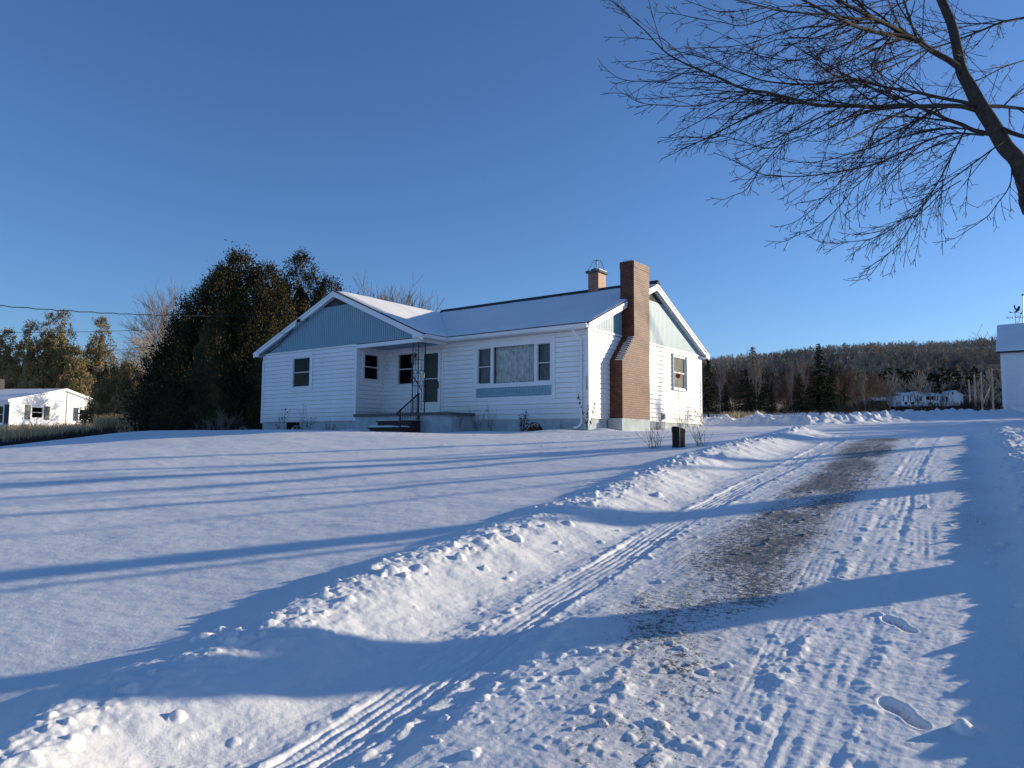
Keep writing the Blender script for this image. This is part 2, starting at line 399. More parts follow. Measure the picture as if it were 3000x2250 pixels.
    def lump(px,py,rad,h,sq=1.,rot=0.,sharp=2.):
        dx,dy=px-CAM[0],py-CAM[1]; rg=math.hypot(dx,dy); a=math.degrees(math.atan2(dx,dy)-az0)
        if rg<2.6 or rg>60 or abs(a)>39: return
        wa=math.degrees(rad/rg)*1.2+da
        i0=max(0,int((a-wa-a0)/da)); i1=min(na,int((a+wa-a0)/da)+2)
        j0=np.searchsorted(rr,rg-rad*1.3); j1=np.searchsorted(rr,rg+rad*1.3)+1
        if i1<=i0 or j1<=j0: return
        xx=X[j0:j1,i0:i1]-px; yy=Y[j0:j1,i0:i1]-py
        c,s=math.cos(rot),math.sin(rot); q=np.hypot((xx*c+yy*s)/sq,(-xx*s+yy*c))/rad
        q=q*(1+.35*perlin(xx/rad*1.3+px*7,yy/rad*1.3+py*7,70))
        pr_=h*np.clip(1-q**sharp,0,1)**.7
        if h<0: Z[j0:j1,i0:i1]+=pr_
        else: Z[j0:j1,i0:i1]=np.maximum(Z[j0:j1,i0:i1],ZB[j0:j1,i0:i1]+pr_-.004)
    for i in range(420):
        y=-17.6+17.5*rnd.random()**.8
        cx=np.interp(y,LC_Y,LC_X); rd=rnd.choice([.012,.016,.02,.025,.03,.045])*(1+.03*(y+17))
        x=cx+rnd.gauss(.03,.13); lump(x,y,rd,rd*rnd.uniform(.5,1.0),rnd.uniform(.7,1.3),rnd.random()*3)
    for (x,y,rd) in [(7.12,-14.65,.085),(7.3,-15.15,.05),(7.0,-13.9,.06),(7.15,-13.3,.07),(7.2,-12.6,.06),(6.95,-11.8,.08),(7.38,-14.0,.05),(7.1,-10.6,.08),(7.75,-16.4,.05)]:
        lump(x,y,rd*.7,rd*.55)
    for i in range(130):
        y=-17.6+17*rnd.random()**.8; cx=np.interp(y,LC_Y,LC_X); rd=rnd.uniform(.012,.035)
        lump(cx+rnd.uniform(.1,.75),y,rd,rd*rnd.uniform(.3,.6))
    for i in range(700):
        y=-17+17*rnd.random(); cx=np.interp(y,RC_Y,RC_X); rd=rnd.choice([.015,.02,.03,.04])
        lump(cx+rnd.gauss(.25,.35),y,rd,rd*rnd.uniform(.5,1.1),1,0)
    for i in range(260):   # crusty field between tracks near the camera
        y=rnd.uniform(-17.3,-14.2); x=rnd.uniform(8.5,9.65)
        if rnd.random()<.45: x=8.5+abs(rnd.gauss(.1,.2))
        rd=rnd.choice([.008,.01,.014,.018,.028]); lump(x,y,rd,rd*rnd.uniform(.4,.9),rnd.uniform(.7,1.5),rnd.random()*3)
    for i in range(500):
        y=-14.5+13*rnd.random()**.7; x=rnd.uniform(np.interp(y,LT_Y,LT_X)-.3,np.interp(y,RT_Y,RT_X)+.25); rd=rnd.uniform(.012,.035); lump(x,y,rd,rd*rnd.uniform(.3,.6))
    for i in range(800):
        k=rnd.randrange(len(PILE)-1); t=rnd.random(); p=PILE[k];q=PILE[k+1]
        rd=rnd.uniform(.06,.2); lump(p[0]+(q[0]-p[0])*t+rnd.gauss(0,.45),p[1]+(q[1]-p[1])*t+rnd.gauss(0,.45),rd,rd*rnd.uniform(.3,.7))
    for i in range(14):
        lump(rnd.uniform(-3,5),rnd.uniform(-8,-3),rnd.uniform(.02,.04),.02)
    # boot prints
    def boot(px,py,rot,sc=1.,depth=.042):
        c,s=math.cos(rot),math.sin(rot); u=(X-px)*c+(Y-py)*s; v=-(X-px)*s+(Y-py)*c
        u=u/sc;v=v/sc
        sole=np.minimum(np.hypot((u-.062)/.092,v/.052),np.hypot((u+.088)/.058,v/.037)); sole=np.minimum(sole,np.where(np.abs(u)<.1,np.abs(v)/.036,9))
        ins=sst(1.12,.86,sole); rim=np.exp(-((sole-1.25)/.2)**2)*(.5+np.maximum(0,fbm(X*16,Y*16,2,90)))
        tread=.5+.5*np.sin(u*2*np.pi/.03+v*18)
        return -depth*ins*(1-.38*tread*ins)+.016*ins*fbm(X*34,Y*34,2,92)+.003*rim
    def gp(u,v):
        rdir=np.array(CF+CR*(u-1500)/FPX-CU*(v-1125)/FPX); t=-1.35/(rdir[2]-.093*rdir[1]); return CAM+t*rdir
    for (u0,v0,u1,v1,dp_) in [(2592,2052,2712,2142,.05),(2596,1811,2676,1857,.045)]:
        a_,b_=gp(u0,v0),gp(u1,v1); ln=math.hypot(*(b_-a_)[:2]); m_=(a_+b_)/2
        # flatten the spot first, then press the sole in
        k_=sst(1.6,.9,np.hypot(X-m_[0],Y-m_[1])/(ln*.6))*(Rr<8)
        Z=Z*(1-k_*.0)+boot(m_[0],m_[1],math.atan2(a_[1]-b_[1],a_[0]-b_[0]),max(.85,min(1.15,ln/.29)),dp_)*(Rr<8)
    for k in range(5): # scuff
        Z+=-.02*np.exp(-(((X-(10.0+.02*k))/.03)**2+((Y-(-15.25-.07*k))/.05)**2))*(Rr<8)
    # animal tracks across the lawn
    ax,ay=-9.5,-7.2
    for k in range(46):
        ax+=.30; ay+=.10+.04*math.sin(k*.5); lump(ax,ay+(.06 if k%2 else -.06),.06,-.035)
    # snow humps by the house
    for (x,y,rd,h) in [(-6.9,-2.9,.75,.10),(-.5,-1.0,.9,.07),(.35,.2,.5,.10),(-10.5,-2.6,1.2,.05),(-3,-1.3,1.,.05),(-12.8,-2.2,.9,.05)]:
        Z+=h*np.exp(-(((X-x)/rd)**2+((Y-y)/(rd*.6))**2))
    # gravel mask
    w=np.interp(Y,[-18,-15,-14,-12,-8,-2,0],[.4,.48,.6,.68,.6,.56,.3])*(1+.35*fbm(X*.8,Y*.5,2,79))
    cx=mid+np.interp(Y,[-16,-14,-10,-2],[.25,.0,.05,-.1])
    g=np.exp(-np.abs((X-cx)/w)**2.8)
    g=g*(1.0+.10*fbm(X*1.6,Y*.8,2,81))*np.interp(Y,[-18,-16.2,-14.2,-12.5,-4,-2.2,-.5],[.34,.38,.50,.59,.66,.60,.0])
    g=g+.10*fbm(X*2.2,Y*1.2,3,80)*(g>.15)
    edge=.40*np.exp(-((sr-.62)/.25)**2)*sst(-12.8,-11,Y)*fd
    g=np.maximum(g,edge)*drive*near
    ff=sst(60,140,Rr)
    nr,nc=X.shape
    idx=np.arange(nr*nc).reshape(nr,nc)
    a=idx[:-1,:];b=idx[1:,:]
    quads=np.stack([a,np.roll(a,-1,1),np.roll(b,-1,1),b],-1).reshape(-1,4)
    me=bpy.data.meshes.new('snow_ground')
    me.vertices.add(nr*nc); me.vertices.foreach_set('co',np.stack([X,Y,Z],-1).astype(np.float32).ravel())
    me.loops.add(quads.size); me.loops.foreach_set('vertex_index',quads.astype(np.int32).ravel())
    me.polygons.add(len(quads)); me.polygons.foreach_set('loop_start',np.arange(0,quads.size,4,dtype=np.int32)); me.polygons.foreach_set('loop_total',np.full(len(quads),4,dtype=np.int32))
    me.polygons.foreach_set('use_smooth',np.ones(len(quads),dtype=bool))
    at_=me.attributes.new('gravel','FLOAT','POINT'); at_.data.foreach_set('value',g.astype(np.float32).ravel())
    me.update(calc_edges=True); me.validate()
    # hill faces (far) take the forest floor material
    me.materials.append(M['ground']); me.materials.append(M['hill'])
    rq=np.repeat(np.arange(nr-1),nc); mi=np.zeros(len(quads),np.int32)
    far=(Rr[:-1,:].ravel()>330); mi[far]=1
    me.polygons.foreach_set('material_index',mi)
    o=bpy.data.objects.new('ground',me); link(o); tag(o,kind='structure')
    return o
M['hill']=simple('leafy_forest_floor',(.10,.08,.06),.95,.3,.05,.1)
make_ground()
# ---------------------------------------------------------------- main house
house=empty('bungalow',(-5,3,0),0,'white one-storey house with pale blue gables, a snowy roof and a tall brick chimney','house')
HO=(-5,3,0)
def HB(): return MB(HO)
O_=1.267
def siding(mb,o,u,nrm,u0,u1,z0,z1,holes=(),course=.152,dep=.018,zoff=0.):
    """lap siding: o + u*s, sawtooth in nrm direction. holes=(u0,u1,z0,z1)"""
    o=Vector(o);u=Vector(u);n=Vector(nrm)
    zs={z0,z1}; k=0
    z=z0+zoff
    edges=[]
    while z<z1-1e-6:
        if z>z0: zs.add(round(z,5))
        edges.append(z); z+=course
    for h in holes: 
        for zz in(h[2],h[3]):
            if z0<zz<z1: zs.add(zz)
    zs=sorted(zs)
    GR=.015
    for e in list(edges):
        if z0<e+GR<z1: zs.append(round(e+GR,5))
    zs=sorted(set(zs))
    def dp(z_,lo):
        f=((z_-z0-zoff)/course)%1.0
        if not lo and f<1e-4:f=1.
        if lo and f>1-1e-4:f=0.
        return dep*(1-f)
    for a,b in zip(zs[:-1],zs[1:]):
        if b-a<1e-5: continue
        seg=[(u0,u1)]
        mid=(a+b)/2
        for h in holes:
            if h[2]<mid<h[3]:
                ns=[]
                for s,e in seg:
                    if h[0]>s: ns.append((s,min(e,h[0])))
                    if h[1]<e: ns.append((max(s,h[1]),e))
                seg=[q for q in ns if q[1]-q[0]>1e-4]
        da=dp(a,True);db=dp(b,False); fg=((mid-z0-zoff)/course)%1.0; grv=fg<GR/course
        if grv: da=db=-.022
        for s,e in seg:
            P=[o+u*s+n*da+Vector((0,0,a)),o+u*e+n*da+Vector((0,0,a)),o+u*e+n*db+Vector((0,0,b)),o+u*s+n*db+Vector((0,0,b))]
            mb.add(P,[(0,1,2,3)])
            f=((a-GR-z0-zoff)/course)%1.0
            if not grv and (f<1e-3 or f>1-1e-3):
                mb.add([o+u*s-n*.022+Vector((0,0,a)),o+u*e-n*.022+Vector((0,0,a)),P[1],P[0]],[(0,1,2,3)])
    return mb
def boards(mb,o,u,nrm,u0,u1,z0,top,w=.105,dep=.016,gap=.019,holes=()):
    """vertical boards up to top(u)"""
    o=Vector(o);u=Vector(u);n=Vector(nrm)
    s=u0
    Z=Vector((0,0,1))
    while s<u1-1e-4:
        e=min(s+w,u1); a=s+gap/2;b=e-gap/2
        za,zb=top(a),top(b)
        if min(za,zb)>z0+.01:
            P=[o+u*a+n*dep+Z*z0,o+u*b+n*dep+Z*z0,o+u*b+n*dep+Z*zb,o+u*a+n*dep+Z*za]
            Q=[p-n*dep for p in P]
            mb.add(P+Q,[(0,1,2,3),(0,3,7,4),(1,5,6,2)])
        s=e
    return mb
MFz=lambda y:2.739+.4259*(y+.35)
def WTop(x): return 4.643-.4327*abs(x+9.58)
# openings  (in wall u coordinates)
# ---- siding walls
w=HB()
# front wall y=0 : u=x from -8.5 to 0
HF=[(-4.20,-1.18,1.08,2.40),(-7.75,-7.0,1.28,2.38),(-6.60,-5.73,.20,2.36)]
siding(w,(0,0,0),(1,0,0),(0,-1,0),-8.5,-5.62,.16,2.70,HF)
siding(w,(0,0,0),(1,0,0),(0,-1,0),-5.62,-.10,0,2.70,HF)
w.build('front_wall',M['siding'],house)
w=HB(); HR=[(5.87,6.95,1.25,2.40)]
siding(w,(0,0,0),(0,1,0),(1,0,0),.10,8.40,0,2.60,HR,zoff=0)
w.build('side_wall',M['siding'],house)
w=HB(); HW=[(-12.0,-11.0,1.28,2.38)]
siding(w,(0,-O_,0),(1,0,0),(0,-1,0),-13.81,-8.60,0,2.60,HW)
w.build('front_wall',M['siding'],house)
w=HB(); HS=[(-.935,-.25,1.46,2.36)]
siding(w,(-8.5,0,0),(0,1,0),(1,0,0),-O_+.10,-.03,.16,2.62,HS)
w.build('porch_side_wall',M['siding'],house)
w=HB()
siding(w,(-13.9,0,0),(0,-1,0),(-1,0,0),-8.5,O_-.1,0,2.62)
siding(w,(0,8.5,0),(-1,0,0),(0,1,0),.1,13.8,0,2.62)
w.build('rear_wall',M['siding'],house)
# corner posts
for x0,y0,x1,y1 in[(-.10,-.026,.026,.0),(-.0,-.0,.026,.10),(.0,8.40,.026,8.526),(-.1,8.5,.0,8.526),(-13.926,-O_-.026,-13.80,-O_),(-13.926,-O_,-13.9,-O_+.1),(-8.60,-O_-.026,-8.474,-O_),(-8.5,-O_,-8.474,-O_+.1),(-8.5,-.05,-8.455,-.001),(-5.66,-.03,-5.60,-.001)]:
    w=HB(); w.box(x0,y0,-.03 if (y0<-1 and x0<-8.7) or abs(x0)<1 else .0,x1,y1,2.62); w.build('corner_trim',M['trim'],house)
# gable siding
g=HB(); boards(g,(0,0,0),(0,1,0),(1,0,0),0,8.5,2.66,lambda y:min(4.10,MFz(min(y,8.5-y))-.16))
g.build('gable_panel',M['blue'],house)
g=HB(); g.add([(-.004,-.1,2.58),(-.004,8.6,2.58),(-.004,8.6,2.72),(-.004,4.25,4.6),(-.004,-.1,2.72)],[(0,1,2,3,4)]); g.build('gable_backing',M['shutter_blue'],house)
g=HB(); boards(g,(0,-O_,0),(1,0,0),(0,-1,0),-13.9,-5.55,2.66,lambda x:min(4.12,WTop(x)-.14))
g.build('gable_panel',M['blue'],house)
g=HB(); g.add([(-14.0,-O_+.004,2.6),(-5.4,-O_+.004,2.6),(-5.4,-O_+.004,2.8),(-9.58,-O_+.004,4.6),(-14.0,-O_+.004,2.75)],[(0,1,2,3,4)]); g.build('gable_backing',M['shutter_blue'],house)
# belt trims
w=HB(); w.box(0,0,2.60,.032,8.5,2.658); w.build('belt_trim',M['trim'],house); w=HB(); w.box(-13.93,-O_-.032,2.60,-8.5,-O_,2.658); w.build('belt_trim',M['trim'],house)
# gable louvres
def louvre(front):
    v=HB()
    for k in range(12):
        z=4.13+k*.035
        if front:
            hw=(4.643-.17-z)/.4327-.03
            if hw<=.02: break
            v.add([(-9.58-hw,-O_-.02,z),(-9.58+hw,-O_-.02,z),(-9.58+hw-.05,-O_-.002,z+.03),(-9.58-hw+.05,-O_-.002,z+.03)],[(0,1,2,3)])
        else:
            hw=(4.69-.17-z)/.4259-.03
            if hw<=.02: break
            v.add([(.02,4.25-hw,z),(.02,4.25+hw,z),(.002,4.25+hw-.05,z+.03),(.002,4.25-hw+.05,z+.03)],[(0,1,2,3)])
    v.build('gable_louvre',M['soffit'] if False else M['screen'],house)
louvre(True);louvre(False)
# foundation
w=HB(); w.box(-13.87,-O_+.03,-.9,-8.53,2,-.004); w.box(-8.53,.03,-.9,-.03,8.47,-.004); w.box(-13.87,2,-.9,-8.53,8.47,-.004)
w.build('foundation',M['conc'],house)
w=HB()
for x0,x1 in((-12.29,-11.58),):
    w.box(x0,-O_-.012,-.40,x1,-O_+.028,-.02)
w.build('basement_window',M['dark'],house)
# roof ---------------------------------------------------------------
def quadsurf(P,nu,nv,fn):
    """bilinear grid of quad P with offset fn(x,y,s,t)"""
    out=[];P=[Vector(p) for p in P]
    for j in range(nv+1):
        t=j/nv
        for i in range(nu+1):
            s=i/nu
            q=(P[0]*(1-s)+P[1]*s)*(1-t)+(P[3]*(1-s)+P[2]*s)*t
            q=Vector((q.x,q.y,q.z+fn(q.x,q.y,s,t))); out.append(q)
    return out,[(j*(nu+1)+i,j*(nu+1)+i+1,(j+1)*(nu+1)+i+1,(j+1)*(nu+1)+i) for j in range(nv) for i in range(nu)]
ZE=2.739;RX=.235;EY=-.35;WX=-5.18;WL_=-14.25;FY=-1.503;RIDX=-9.58
RM=MFz(4.25);RW=4.643
planes={'MF':[(WX,EY,ZE),(RX,EY,ZE),(RX,4.25,RM),(RIDX,4.25,RM)],
'WR':[(WX,FY,ZE),(WX,EY,ZE),(RIDX,4.25,RW),(RIDX,FY,RW)],
'WL':[(WL_,8.85,ZE),(WL_,FY,ZE),(RIDX,FY,RW),(RIDX,8.85,RW)],
'MB':[(RX,8.85,ZE),(RIDX-2,8.85,ZE),(RIDX-2,4.25,RM),(RX,4.25,RM)]}
w=HB()
for k,P in planes.items():
    w.add(P,[(0,1,2,3)]); w.add([(a,b,c-.03) for a,b,c in P],[(3,2,1,0)])
    for i in range(4):
        a=P[i];b=P[(i+1)%4]
        w.add([a,b,(b[0],b[1],b[2]-.03),(a[0],a[1],a[2]-.03)],[(0,3,2,1)])
w.prism([(4.25-.16,RM-.05),(4.25,RM+.105),(4.25+.16,RM-.05)],0,RIDX,RX+.005)
roof=w.build('roof',M['darkroof'],house)
def snowquad(P,th,nu,nv,inset,seed,full=''):
    P=[Vector(p) for p in P]
    l,r,b,t=inset
    def q(s,u): return (P[0]*(1-s)+P[1]*s)*(1-u)+(P[3]*(1-s)+P[2]*s)*u
    Q=[q(l,b),q(1-r,b),q(1-r,1-t),q(l,1-t)]
    def fn(x,y,s,u):
        e=min(99 if 'l' in full else s*nu,99 if 'r' in full else (1-s)*nu,u*nv,(1-u)*nv)
        if e<.5: return .004
        k=min(1,e/2.5)
        return th*(.55+.45*k)+.03*float(fbm(np.array([x*.6]),np.array([y*.6]),3,seed)[0])*k
    m=HB(); vs,fs=quadsurf(Q,nu,nv,fn)
    # ragged edges
    for i,v in enumerate(vs):
        j,ii=divmod(i,nu+1)
        if ('l' in full and ii<3) or ('r' in full and ii>nu-3): continue
        if j in(0,1,nv-1,nv) : v.y+=.025*float(perlin(v.x*2.7,v.y*2.3,seed)); 
        if ii in(0,1,nu-1,nu): v.x+=.02*float(perlin(v.y*3.3,v.x*1.,seed+4)) if j>0 else 0
    m.add(vs,fs); return m
for k,th,nu,nv,ins,sd in(('MF',.055,80,36,(-.004,.002,.012,.018),1),('WR',.075,36,40,(.03,-.004,.006,.003),2),('WL',.06,60,30,(0,.01,.012,.01),3),('MB',.06,60,30,(.005,0,.01,.01),4)):
    P=planes[k]
    snowquad(P,th,nu,nv,ins,sd,{'MF':'l','WR':'r'}.get(k,'')).build('roof_snow',M['snow'],roof,smooth=True)
# fascia / rake boards
w=HB()
def rake(mb,fixed,axis,p0,p1,z0,z1,dropv,t0,t1):
    """board under the roof edge: axis 0 → plane x, runs along y"""
    def m(t,a,z): return (t,a,z) if axis==0 else (a,t,z)
    P=[]
    for t in(t0,t1):
        P+=[m(t,p0,z0-dropv[0]),m(t,p1,z1-dropv[0]),m(t,p1,z1-dropv[1]),m(t,p0,z0-dropv[1])]
    mb.add(P,[(0,1,2,3),(7,6,5,4),(0,4,5,1),(1,5,6,2),(2,6,7,3),(3,7,4,0)])
# main right gable
for s in(1,-1):
    a=4.25;b=4.25-s*4.6
    w=HB(); rake(w,0,0,a,b,RM,ZE,(.032,.10),RX-.035,RX-.002)
    rake(w,0,0,a,b,RM,ZE,(.10,.235),RX-.06,RX-.03); w.build('rake_board',M['trim'],house)
for s in(1,-1):
    a=RIDX;b=WX if s>0 else WL_
    w=HB(); rake(w,0,1,a,b,RW,ZE,(.032,.10),FY+.035,FY+.002)
    rake(w,0,1,a,b,RW,ZE,(.10,.225),FY+.06,FY+.03); w.build('rake_board',M['trim'],house)
w=HB()
for s in(1,-1):   # sloping soffits inside the rakes
    a=4.25;b=4.25-s*4.55
    w.add([(.0,a,RM-.20),(RX-.06,a,RM-.20),(RX-.06,b,ZE-.18),(.0,b,ZE-.18)],[(0,1,2,3)])
    a=RIDX;b=(WX-.05) if s>0 else (WL_+.05)
    w.add([(a,-O_,RW-.19),(a,FY+.06,RW-.19),(b,FY+.06,ZE-.17),(b,-O_,ZE-.17)],[(0,1,2,3)])
w.add([(WX,EY+.02,2.60),(RX-.06,EY+.02,2.60),(RX-.06,0.02,2.60),(WX,.02,2.60)],[(0,1,2,3)])
w.add([(WX-.42,FY+.06,2.615),(WX-.0,FY+.06,2.615),(WX-.0,0.0,2.615),(WX-.42,0.0,2.615)],[(0,1,2,3)])
w.add([(0,8.5,2.6),(RX-.06,8.5,2.6),(RX-.06,8.83,2.6),(0,8.83,2.6)],[(0,1,2,3)])
w.box(WL_+.04,-O_-.17,2.555,-13.93,8.6,2.60)
w.build('soffit',M['soffit'],house)
w=HB()
# eave fascia + boxed corner returns
w.box(WX+.03,EY+.01,2.585,RX-.061,EY+.035,2.705)
w.box(WX-.03,FY+.062,2.60,WX+.0,EY+.01,2.70)
w.prism([(EY+.005,2.575),(.0,2.575),(0.0,2.72),(EY+.20,2.80),(EY+.005,2.70)],0,RX-.028,RX-.004)
w.prism([(8.83,2.56),(8.5,2.56),(8.5,2.72),(8.62,2.80),(8.83,2.70)],0,RX-.028,RX-.004)
w.prism([(WL_+.01,2.55),(-13.90,2.55),(-13.90,2.74),(-14.08,2.74),(WL_+.01,2.70)],1,FY+.006,FY+.03)
w.box(WX-.45,FY+.006,2.612,WX-.03,FY+.03,2.70)
w.box(WL_+.012,FY+.06,2.56,WL_+.03,8.8,2.70)
w.build('fascia',M['trim'],house)
# gutter
w=HB()
w.prism([(EY-.10,2.60),(EY-.02,2.585),(EY+.005,2.60),(EY+.005,2.70),(EY-.01,2.70),(EY-.01,2.62),(EY-.09,2.62),(EY-.11,2.70),(EY-.13,2.70)],0,WX+.02,RX-.02)
w.prism([(WX+.10,2.605),(WX+.02,2.59),(WX+.0,2.605),(WX+.0,2.70),(WX+.01,2.70),(WX+.01,2.63),(WX+.09,2.63),(WX+.11,2.70),(WX+.13,2.70)],1,FY+.02,EY-.12)
gut=w.build('gutter',M['trim'],house)
w=HB(); w.tube([(-.28,EY-.05,2.59),(-.28,EY-.05,2.50),(-.24,-.20,2.36),(-.21,-.07,2.28),(-.21,-.06,2.1),(-.21,-.06,.0),(-.21,-.06,-.12),(-.24,-.10,-.20),(-.30,-.18,-.26),(-.37,-.24,-.26)],.031,8)
w.build('downspout',M['trim'],house,smooth=True)
# windows ------------------------------------------------------------
def frame(mb,T,u0,u1,z0,z1,wd,d0,d1):
    """rectangular frame of width wd; T(u,d,z) → point, d outwards"""
    for a,b,c,d in((u0,u1,z1-wd,z1),(u0,u1,z0,z0+wd),(u0,u0+wd,z0+wd,z1-wd),(u1-wd,u1,z0+wd,z1-wd)):
        P=[T(x,y,z) for z in(c,d) for y in(d0,d1) for x in(a,b)]
        mb.add(P,[(0,2,3,1),(4,5,7,6),(0,1,5,4),(1,3,7,5),(3,2,6,7),(2,0,4,6)])
def fbox(mb,T,a,b,c,d,d0,d1):
    P=[T(x,y,z) for z in(c,d) for y in(d0,d1) for x in(a,b)]
    mb.add(P,[(0,2,3,1),(4,5,7,6),(0,1,5,4),(1,3,7,5),(3,2,6,7),(2,0,4,6)])
def hung_window(T,u0,u1,z0,z1,off,parent,casing=.10,inner='dark',glass='glass',tall=True,mid=None,name='window',sash='glass_frame'):
    m=MB(off); frame(m,T,u0-casing,u1+casing,z0-casing*.9,z1+casing,casing,.0,.034)
    fr=m.build(name,M['trim'],parent)
    m=MB(off); frame(m,T,u0+.001,u1-.001,z0+.001,z1-.001,.035,-.06,.018); 
    zm=mid or (z0+z1)/2
    if tall:
        fbox(m,T,u0+.036,u1-.036,zm-.018,zm+.018,-.045,.006)
    fbox(m,T,u0-.01,u1+.01,z0-.012,z0+.0,-.02,.04)
    m.build('sash',M[sash],fr)
    m=MB(off); m.add([T(u0+.03,-.03,z0+.03),T(u1-.03,-.03,z0+.03),T(u1-.03,-.03,z1-.03),T(u0+.03,-.03,z1-.03)],[(0,1,2,3)]); m.build('pane',M[glass],fr)
    m=MB(off)
    P=[T(u,d,z) for z in(z0,z1) for d in(-.5,-.065) for u in(u0-.02,u1+.02)]
    m.add(P,[(0,2,3,1),(4,5,7,6),(0,1,5,4),(3,2,6,7)][:0]+[(0,1,5,4),(0,1,3,2),(4,5,7,6),(0,2,6,4),(1,3,7,5)])
    m.build('recess',M['dark'],fr)
    return fr
TF=lambda u,d,z:Vector((u,-d,z))
TW=lambda u,d,z:Vector((u,-O_-d,z))
TR=lambda u,d,z:Vector((d,u,z))
TS=lambda u,d,z:Vector((-8.5+d,u,z))
hung_window(TW,-12.0,-11.0,1.28,2.38,HO,house,.15)
hung_window(TF,-7.75,-7.0,1.28,2.38,HO,house,.11)
hung_window(TS,-.935,-.25,1.46,2.36,HO,house,.09)
fr=hung_window(TR,5.87,6.95,1.25,2.40,HO,house,.09,glass='screen',sash='trim')
m=HB(); frame(m,TR,5.80,7.02,1.17,2.48,.03,.034,.075); m.build('storm_frame',M['soffit'],fr)
# picture window
m=HB(); frame(m,TF,-4.29,-1.13,.60,2.48,.12,.0,.034); fbox(m,TF,-4.17,-1.25,1.02,1.10,.0,.04); pw=m.build('picture_window',M['trim'],house)
m=HB()
z0,z1=1.10,2.36
frame(m,TF,-4.17,-1.25,z0,z1,.05,-.05,.03)
for a in(-3.53,-1.84): fbox(m,TF,a-.045,a+.045,z0+.05,z1-.05,-.05,.03)
m.build('mullion',M['trim'],pw)
for a,b in((-4.12,-3.575),(-1.795,-1.30)):
    m=HB(); frame(m,TF,a,b,z0+.05,z1-.05,.03,-.045,.012); fbox(m,TF,a+.03,b-.03,1.69,1.725,-.04,.0); m.build('sash',M['glass_frame'],pw)
m=HB(); m.add([TF(-4.12,-.03,z0+.04),TF(-1.30,-.03,z0+.04),TF(-1.30,-.03,z1-.04),TF(-4.12,-.03,z1-.04)],[(0,1,2,3)]); m.build('pane',M['clearglass'],pw)
def curtain(u0,u1,z0,z1,T,d,amp,per,mat,parent,seed=0):
    m=HB(); n=int((u1-u0)/.012); vs=[]
    for i in range(n+1):
        u=u0+(u1-u0)*i/n
        a=amp*(math.sin(u*2*math.pi/per+2*math.sin(u*3.1+seed))+.5*math.sin(u*2*math.pi/per*2.3+seed))
        for z,k in((z0,1.),((z0+z1)/2,.9),(z1,.7)): vs.append(T(u,d+a*k,z))
    fs=[(i*3+j,i*3+3+j,i*3+4+j,i*3+1+j) for i in range(n) for j in(0,1)]
    m.add(vs,fs); return m.build('curtain',M[mat],parent,smooth=True)
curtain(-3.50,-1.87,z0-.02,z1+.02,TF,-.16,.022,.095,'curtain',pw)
curtain(-4.17,-3.56,z0-.02,z1+.02,TF,-.17,.025,.11,'greycurtain',pw,2)
curtain(-1.81,-1.25,z0-.02,z1+.02,TF,-.17,.025,.11,'greycurtain',pw,4)
m=HB(); P=[TF(u,d,z) for z in(z0,z1) for d in(-.6,-.065) for u in(-4.2,-1.2)]; m.add(P,[(0,1,5,4),(0,1,3,2),(4,5,7,6),(0,2,6,4),(1,3,7,5)]); m.build('recess',M['dark'],pw)
m=HB(); boards(m,(0,-.012,0),(1,0,0),(0,-1,0),-4.17,-1.25,.725,lambda u:1.02,w=.108,dep=.012,gap=.014); m.build('lower_panel',M['blue'],pw)
m=HB(); m.add([(-4.19,-.011,.70),(-1.23,-.011,.70),(-1.23,-.011,1.03),(-4.19,-.011,1.03)],[(0,1,2,3)]); m.build('panel_backing',M['shutter_blue'],pw)
# porch
w=HB(); w.box(-8.47,-O_-.05,2.50,-5.44,-O_+.05,2.628); w.box(-5.53,-O_+.05,2.52,-5.44,-.02,2.612); w.build('porch_beam',M['trim'],house)
w=HB(); w.add([(-8.5,-O_+.05,2.565),(-5.53,-O_+.05,2.565),(-5.53,0,2.565),(-8.5,0,2.565)],[(0,1,2,3)]); w.build('porch_ceiling',M['bluetrim'],house)
w=HB()
w.box(-8.50,-O_-.10,.135,-4.22,-.005,.225); w.build('porch_slab',M['deck'],house)
w=HB()
w.prism([(-8.5,-O_-.02),(-6.95,-O_-.02),(-5.35,-O_-.02),(-5.1,-O_-.06),(-4.75,-O_-.05),(-4.45,-O_+.05),(-4.30,-O_+.2),(-4.28,0.02),(-8.5,.02)],2,-.9,.134); w.build('porch_base',M['conc'],house)
# door
m=HB()
frame(m,TF,-6.62,-5.71,.232,2.42,.055,.0,.045); dr=m.build('storm_door',M['trim'],house)
m=HB(); frame(m,TF,-6.56,-5.77,.24,2.36,.06,.0,.035); fbox(m,TF,-6.50,-5.83,.30,.64,.0,.02); fbox(m,TF,-6.50,-5.83,1.42,1.445,.0,.022); m.build('door_leaf',M['trim'],dr)
m=HB(); m.add([TF(-6.50,.012,.64),TF(-5.83,.012,.64),TF(-5.83,.012,2.30),TF(-6.50,.012,2.30)],[(0,1,2,3)]); m.build('pane',M['glass'],dr)
m=HB(); fbox(m,TF,-6.56,-5.77,.28,2.34,-.14,-.10)
for a in(-6.42,-6.12):
    for z in(.75,1.25,1.75): fbox(m,TF,a,a+.22,z,z+.4,-.10,-.09)
m.build('inner_door',simple('dark_wooden_door',(.05,.042,.04),.5,.2,4),dr)
m=HB(); fbox(m,TF,-5.815,-5.785,1.10,1.32,.035,.075); m.build('handle',M['black'],dr)
